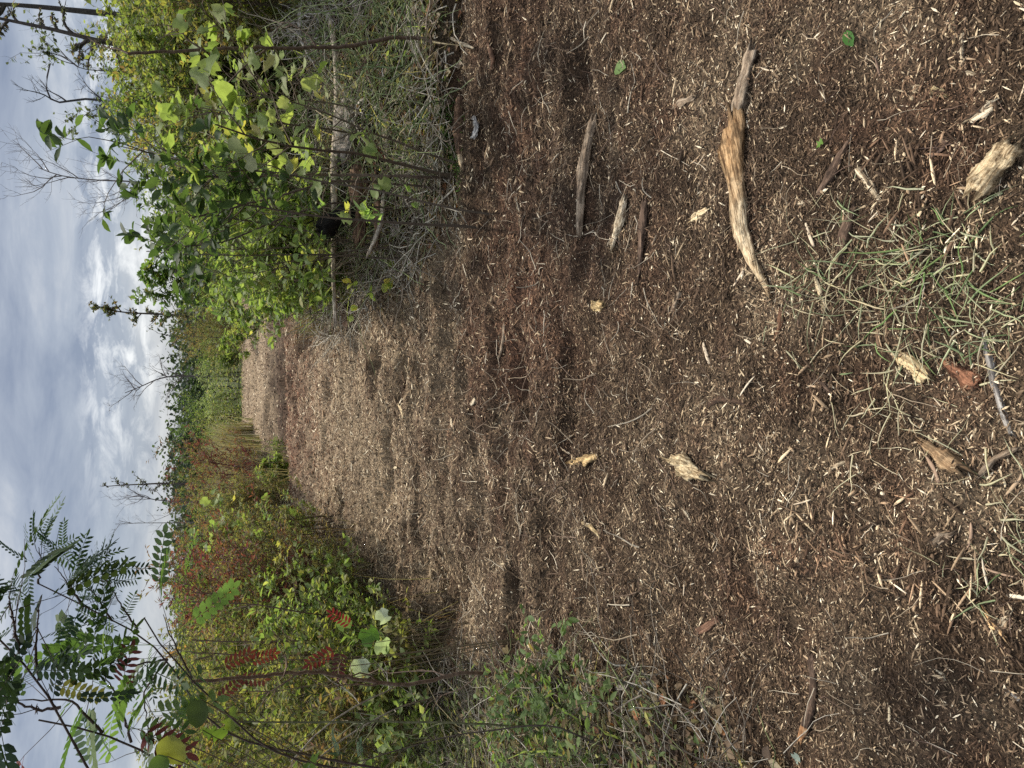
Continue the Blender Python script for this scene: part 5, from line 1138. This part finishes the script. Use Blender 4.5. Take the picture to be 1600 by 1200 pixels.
# fallen leaves one can tell apart
def fallen_leaf(label, px, py, size, tpl, colr, yaw, cat='leaf'):
    p = gnd(px, py, .008); G = Geo()
    v, f = LEAF[tpl]; n = 1
    stamp(G, v, f, np.zeros((1, 3)), np.array([(math.cos(yaw), math.sin(yaw), .12)]), np.array([(.1, -.25, 1.0)]), np.array([size]), np.array([colr]))
    o = G.obj('fallen_leaf', M_leaf); o.location = p
    return tag(o, label, cat)
fallen_leaf('green leaf lying on the dark mulch at the upper right', 980, 106, .085, 'round', (.20, .30, .10), 1.2)
fallen_leaf('glossy green leaf beside pale twigs near the right border', 1340, 75, .06, 'oval', (.08, .20, .04), .4)
fallen_leaf('tiny green sprig on the bare dark mulch', 1290, 222, .026, 'star', (.16, .30, .05), 2.0)
fallen_leaf('pale grey-green lichen flake near the broken stick', 1252, 1180, .035, 'tulip', (.30, .36, .30), 2.4)
fallen_leaf('rust red dead leaf cluster in the right debris pile', 592, 236, .22, 'star', (.22, .055, .025), 4.2)
fallen_leaf('rust coloured curled leaf next to the red cluster', 585, 252, .20, 'star', (.17, .045, .022), 3.2)
fallen_leaf('white-backed curled leaf on the left twig tangle', 800, 1122, .06, 'round', (.55, .60, .50), 1.0)
fallen_leaf('reddish brown leaf low in the left twig tangle', 705, 1145, .08, 'round', (.22, .07, .035), .6)
fallen_leaf('small yellow leaf in the right debris pile', 628, 232, .07, 'round', (.50, .36, .03), .6)
fallen_leaf('pinkish yellow leaf below the small yellow one', 650, 245, .10, 'round', (.45, .27, .12), 2.6)
fallen_leaf('white flake of bark at the left trail edge', 562, 1055, .14, 'tulip', (.62, .66, .56), 2.1)
fallen_leaf('round green leaf at the lower left beside the sloping stick', 1088, 1160, .04, 'round', (.12, .22, .05), 1.6)
fallen_leaf('green leaf standing on the left bramble edge', 910, 1047, .06, 'oval', (.10, .20, .05), 1.3)
fallen_leaf('paired green leaf beside the bramble edge leaf', 865, 1035, .06, 'oval', (.09, .17, .04), 2.0)

# loose splinters, every one its own object
srng = random.Random(11); nrg = np.random.default_rng(12)
protos = []
for k in range(14):
    G = Geo(); n = 8; K = 7; Lh = .5; t_ = np.linspace(-.5, .5, K)
    w = .055 + .06 * srng.random(); hgt = w * srng.uniform(.35, .8); bend = srng.uniform(-.10, .10)
    th = np.arange(n) * 2 * np.pi / n
    V = np.zeros((K, n, 3)); pr = np.interp(t_, [-.5, -.3, .2, .5], [srng.uniform(.1, .8), 1, .9, srng.uniform(.05, .6)])
    V[:, :, 0] = t_[:, None] + (nrg.random((K, n)) - .5) * .05
    V[:, :, 1] = (bend * t_ ** 2 * 4)[:, None] + w * pr[:, None] * np.cos(th) * (.8 + .4 * nrg.random((K, n)))
    V[:, :, 2] = hgt * pr[:, None] * np.sin(th) * (.8 + .4 * nrg.random((K, n))) + .04 * math.sin(k) * t_[:, None]
    vv = np.concatenate([V.reshape(-1, 3), [[-.47, 0, 0], [.47, 0, 0]]])
    kk = np.arange(K - 1)[:, None] * n; j = np.arange(n)[None, :]; j2 = (j + 1) % n; jj = np.arange(n)
    F = np.stack([kk + j, kk + j2, kk + n + j2, kk + n + j], -1).reshape(-1, 4)
    T3 = np.concatenate([np.stack([np.full(n, K * n), (jj + 1) % n, jj], 1), np.stack([np.full(n, K * n + 1), (K - 1) * n + jj, (K - 1) * n + (jj + 1) % n], 1)])
    tone = srng.choice([(.52, .41, .28), (.62, .52, .37), (.40, .28, .17), (.30, .20, .13), (.56, .45, .28), (.20, .13, .09)])
    G.add(vv, [F, T3], np.array(tone) * (.8 + .4 * nrg.random((len(vv), 1))))
    protos.append((G.mesh('splinter', M_chip), tone))
cnt = 0; SHORT = {}
def shorten(l):
    w = l.split()
    for k_, q in enumerate(w):
        if k_ > 2 and q in ('lying', 'in', 'near', 'by', 'beside', 'among', 'at', 'just', 'above', 'behind', 'running', 'of', 'on', 'left', 'along', 'poking', 'pointing', 'with', 'leaning', 'across', 'nearer', 'half', 'sticking', 'directly', 'standing', 'farthest', 'under', 'out', 'sloping'):
            return ' '.join(w[:k_]).rstrip(',')
    return ' '.join(w[:7])
seen_ = {}
for m_ in MARKS: seen_.setdefault(shorten(m_[2]), []).append(m_)
MARKS[:] = [(v[0][0], v[0][1], k.rstrip(',')) for k, v in seen_.items() if len(v) == 1]
tries = 0
while cnt < 230 and tries < 4000:
    tries += 1
    yv = 0.85 + 6.5 * srng.random() ** 1.8; xv = srng.uniform(-.6, .6) * math.sqrt(yv * yv + 2.56)
    if off_trail(np.array([xv]), np.array([yv]))[0] > .1: continue
    k = srng.randrange(14); me, tone = protos[k]
    s = (.02 + .045 * srng.random() ** 2) * (1 + .16 * yv)
    big = s > .034 * (1 + .16 * yv)
    lb = beside(('long ' if big else 'short ') + {.52: 'pale', .62: 'cream', .40: 'tan', .30: 'brown', .56: 'yellowish', .20: 'dark brown'}[tone[0]] + ' splinter', xv, yv, 5)
    if not lb: continue
    o = bpy.data.objects.new('splinter', me); COL.objects.link(o)
    o.scale = (s, s * srng.uniform(.5, 1.1), s * srng.uniform(.5, 1.1))
    o.location = (xv, yv, tz(xv, yv) + s * .05); o.rotation_euler = (srng.uniform(-.5, .5), srng.uniform(-.2, .2), srng.uniform(0, 6.28))
    tag(o, lb, 'splinter', 'splinters strewn on the trail')
    cnt += 1
print('splinters', cnt)
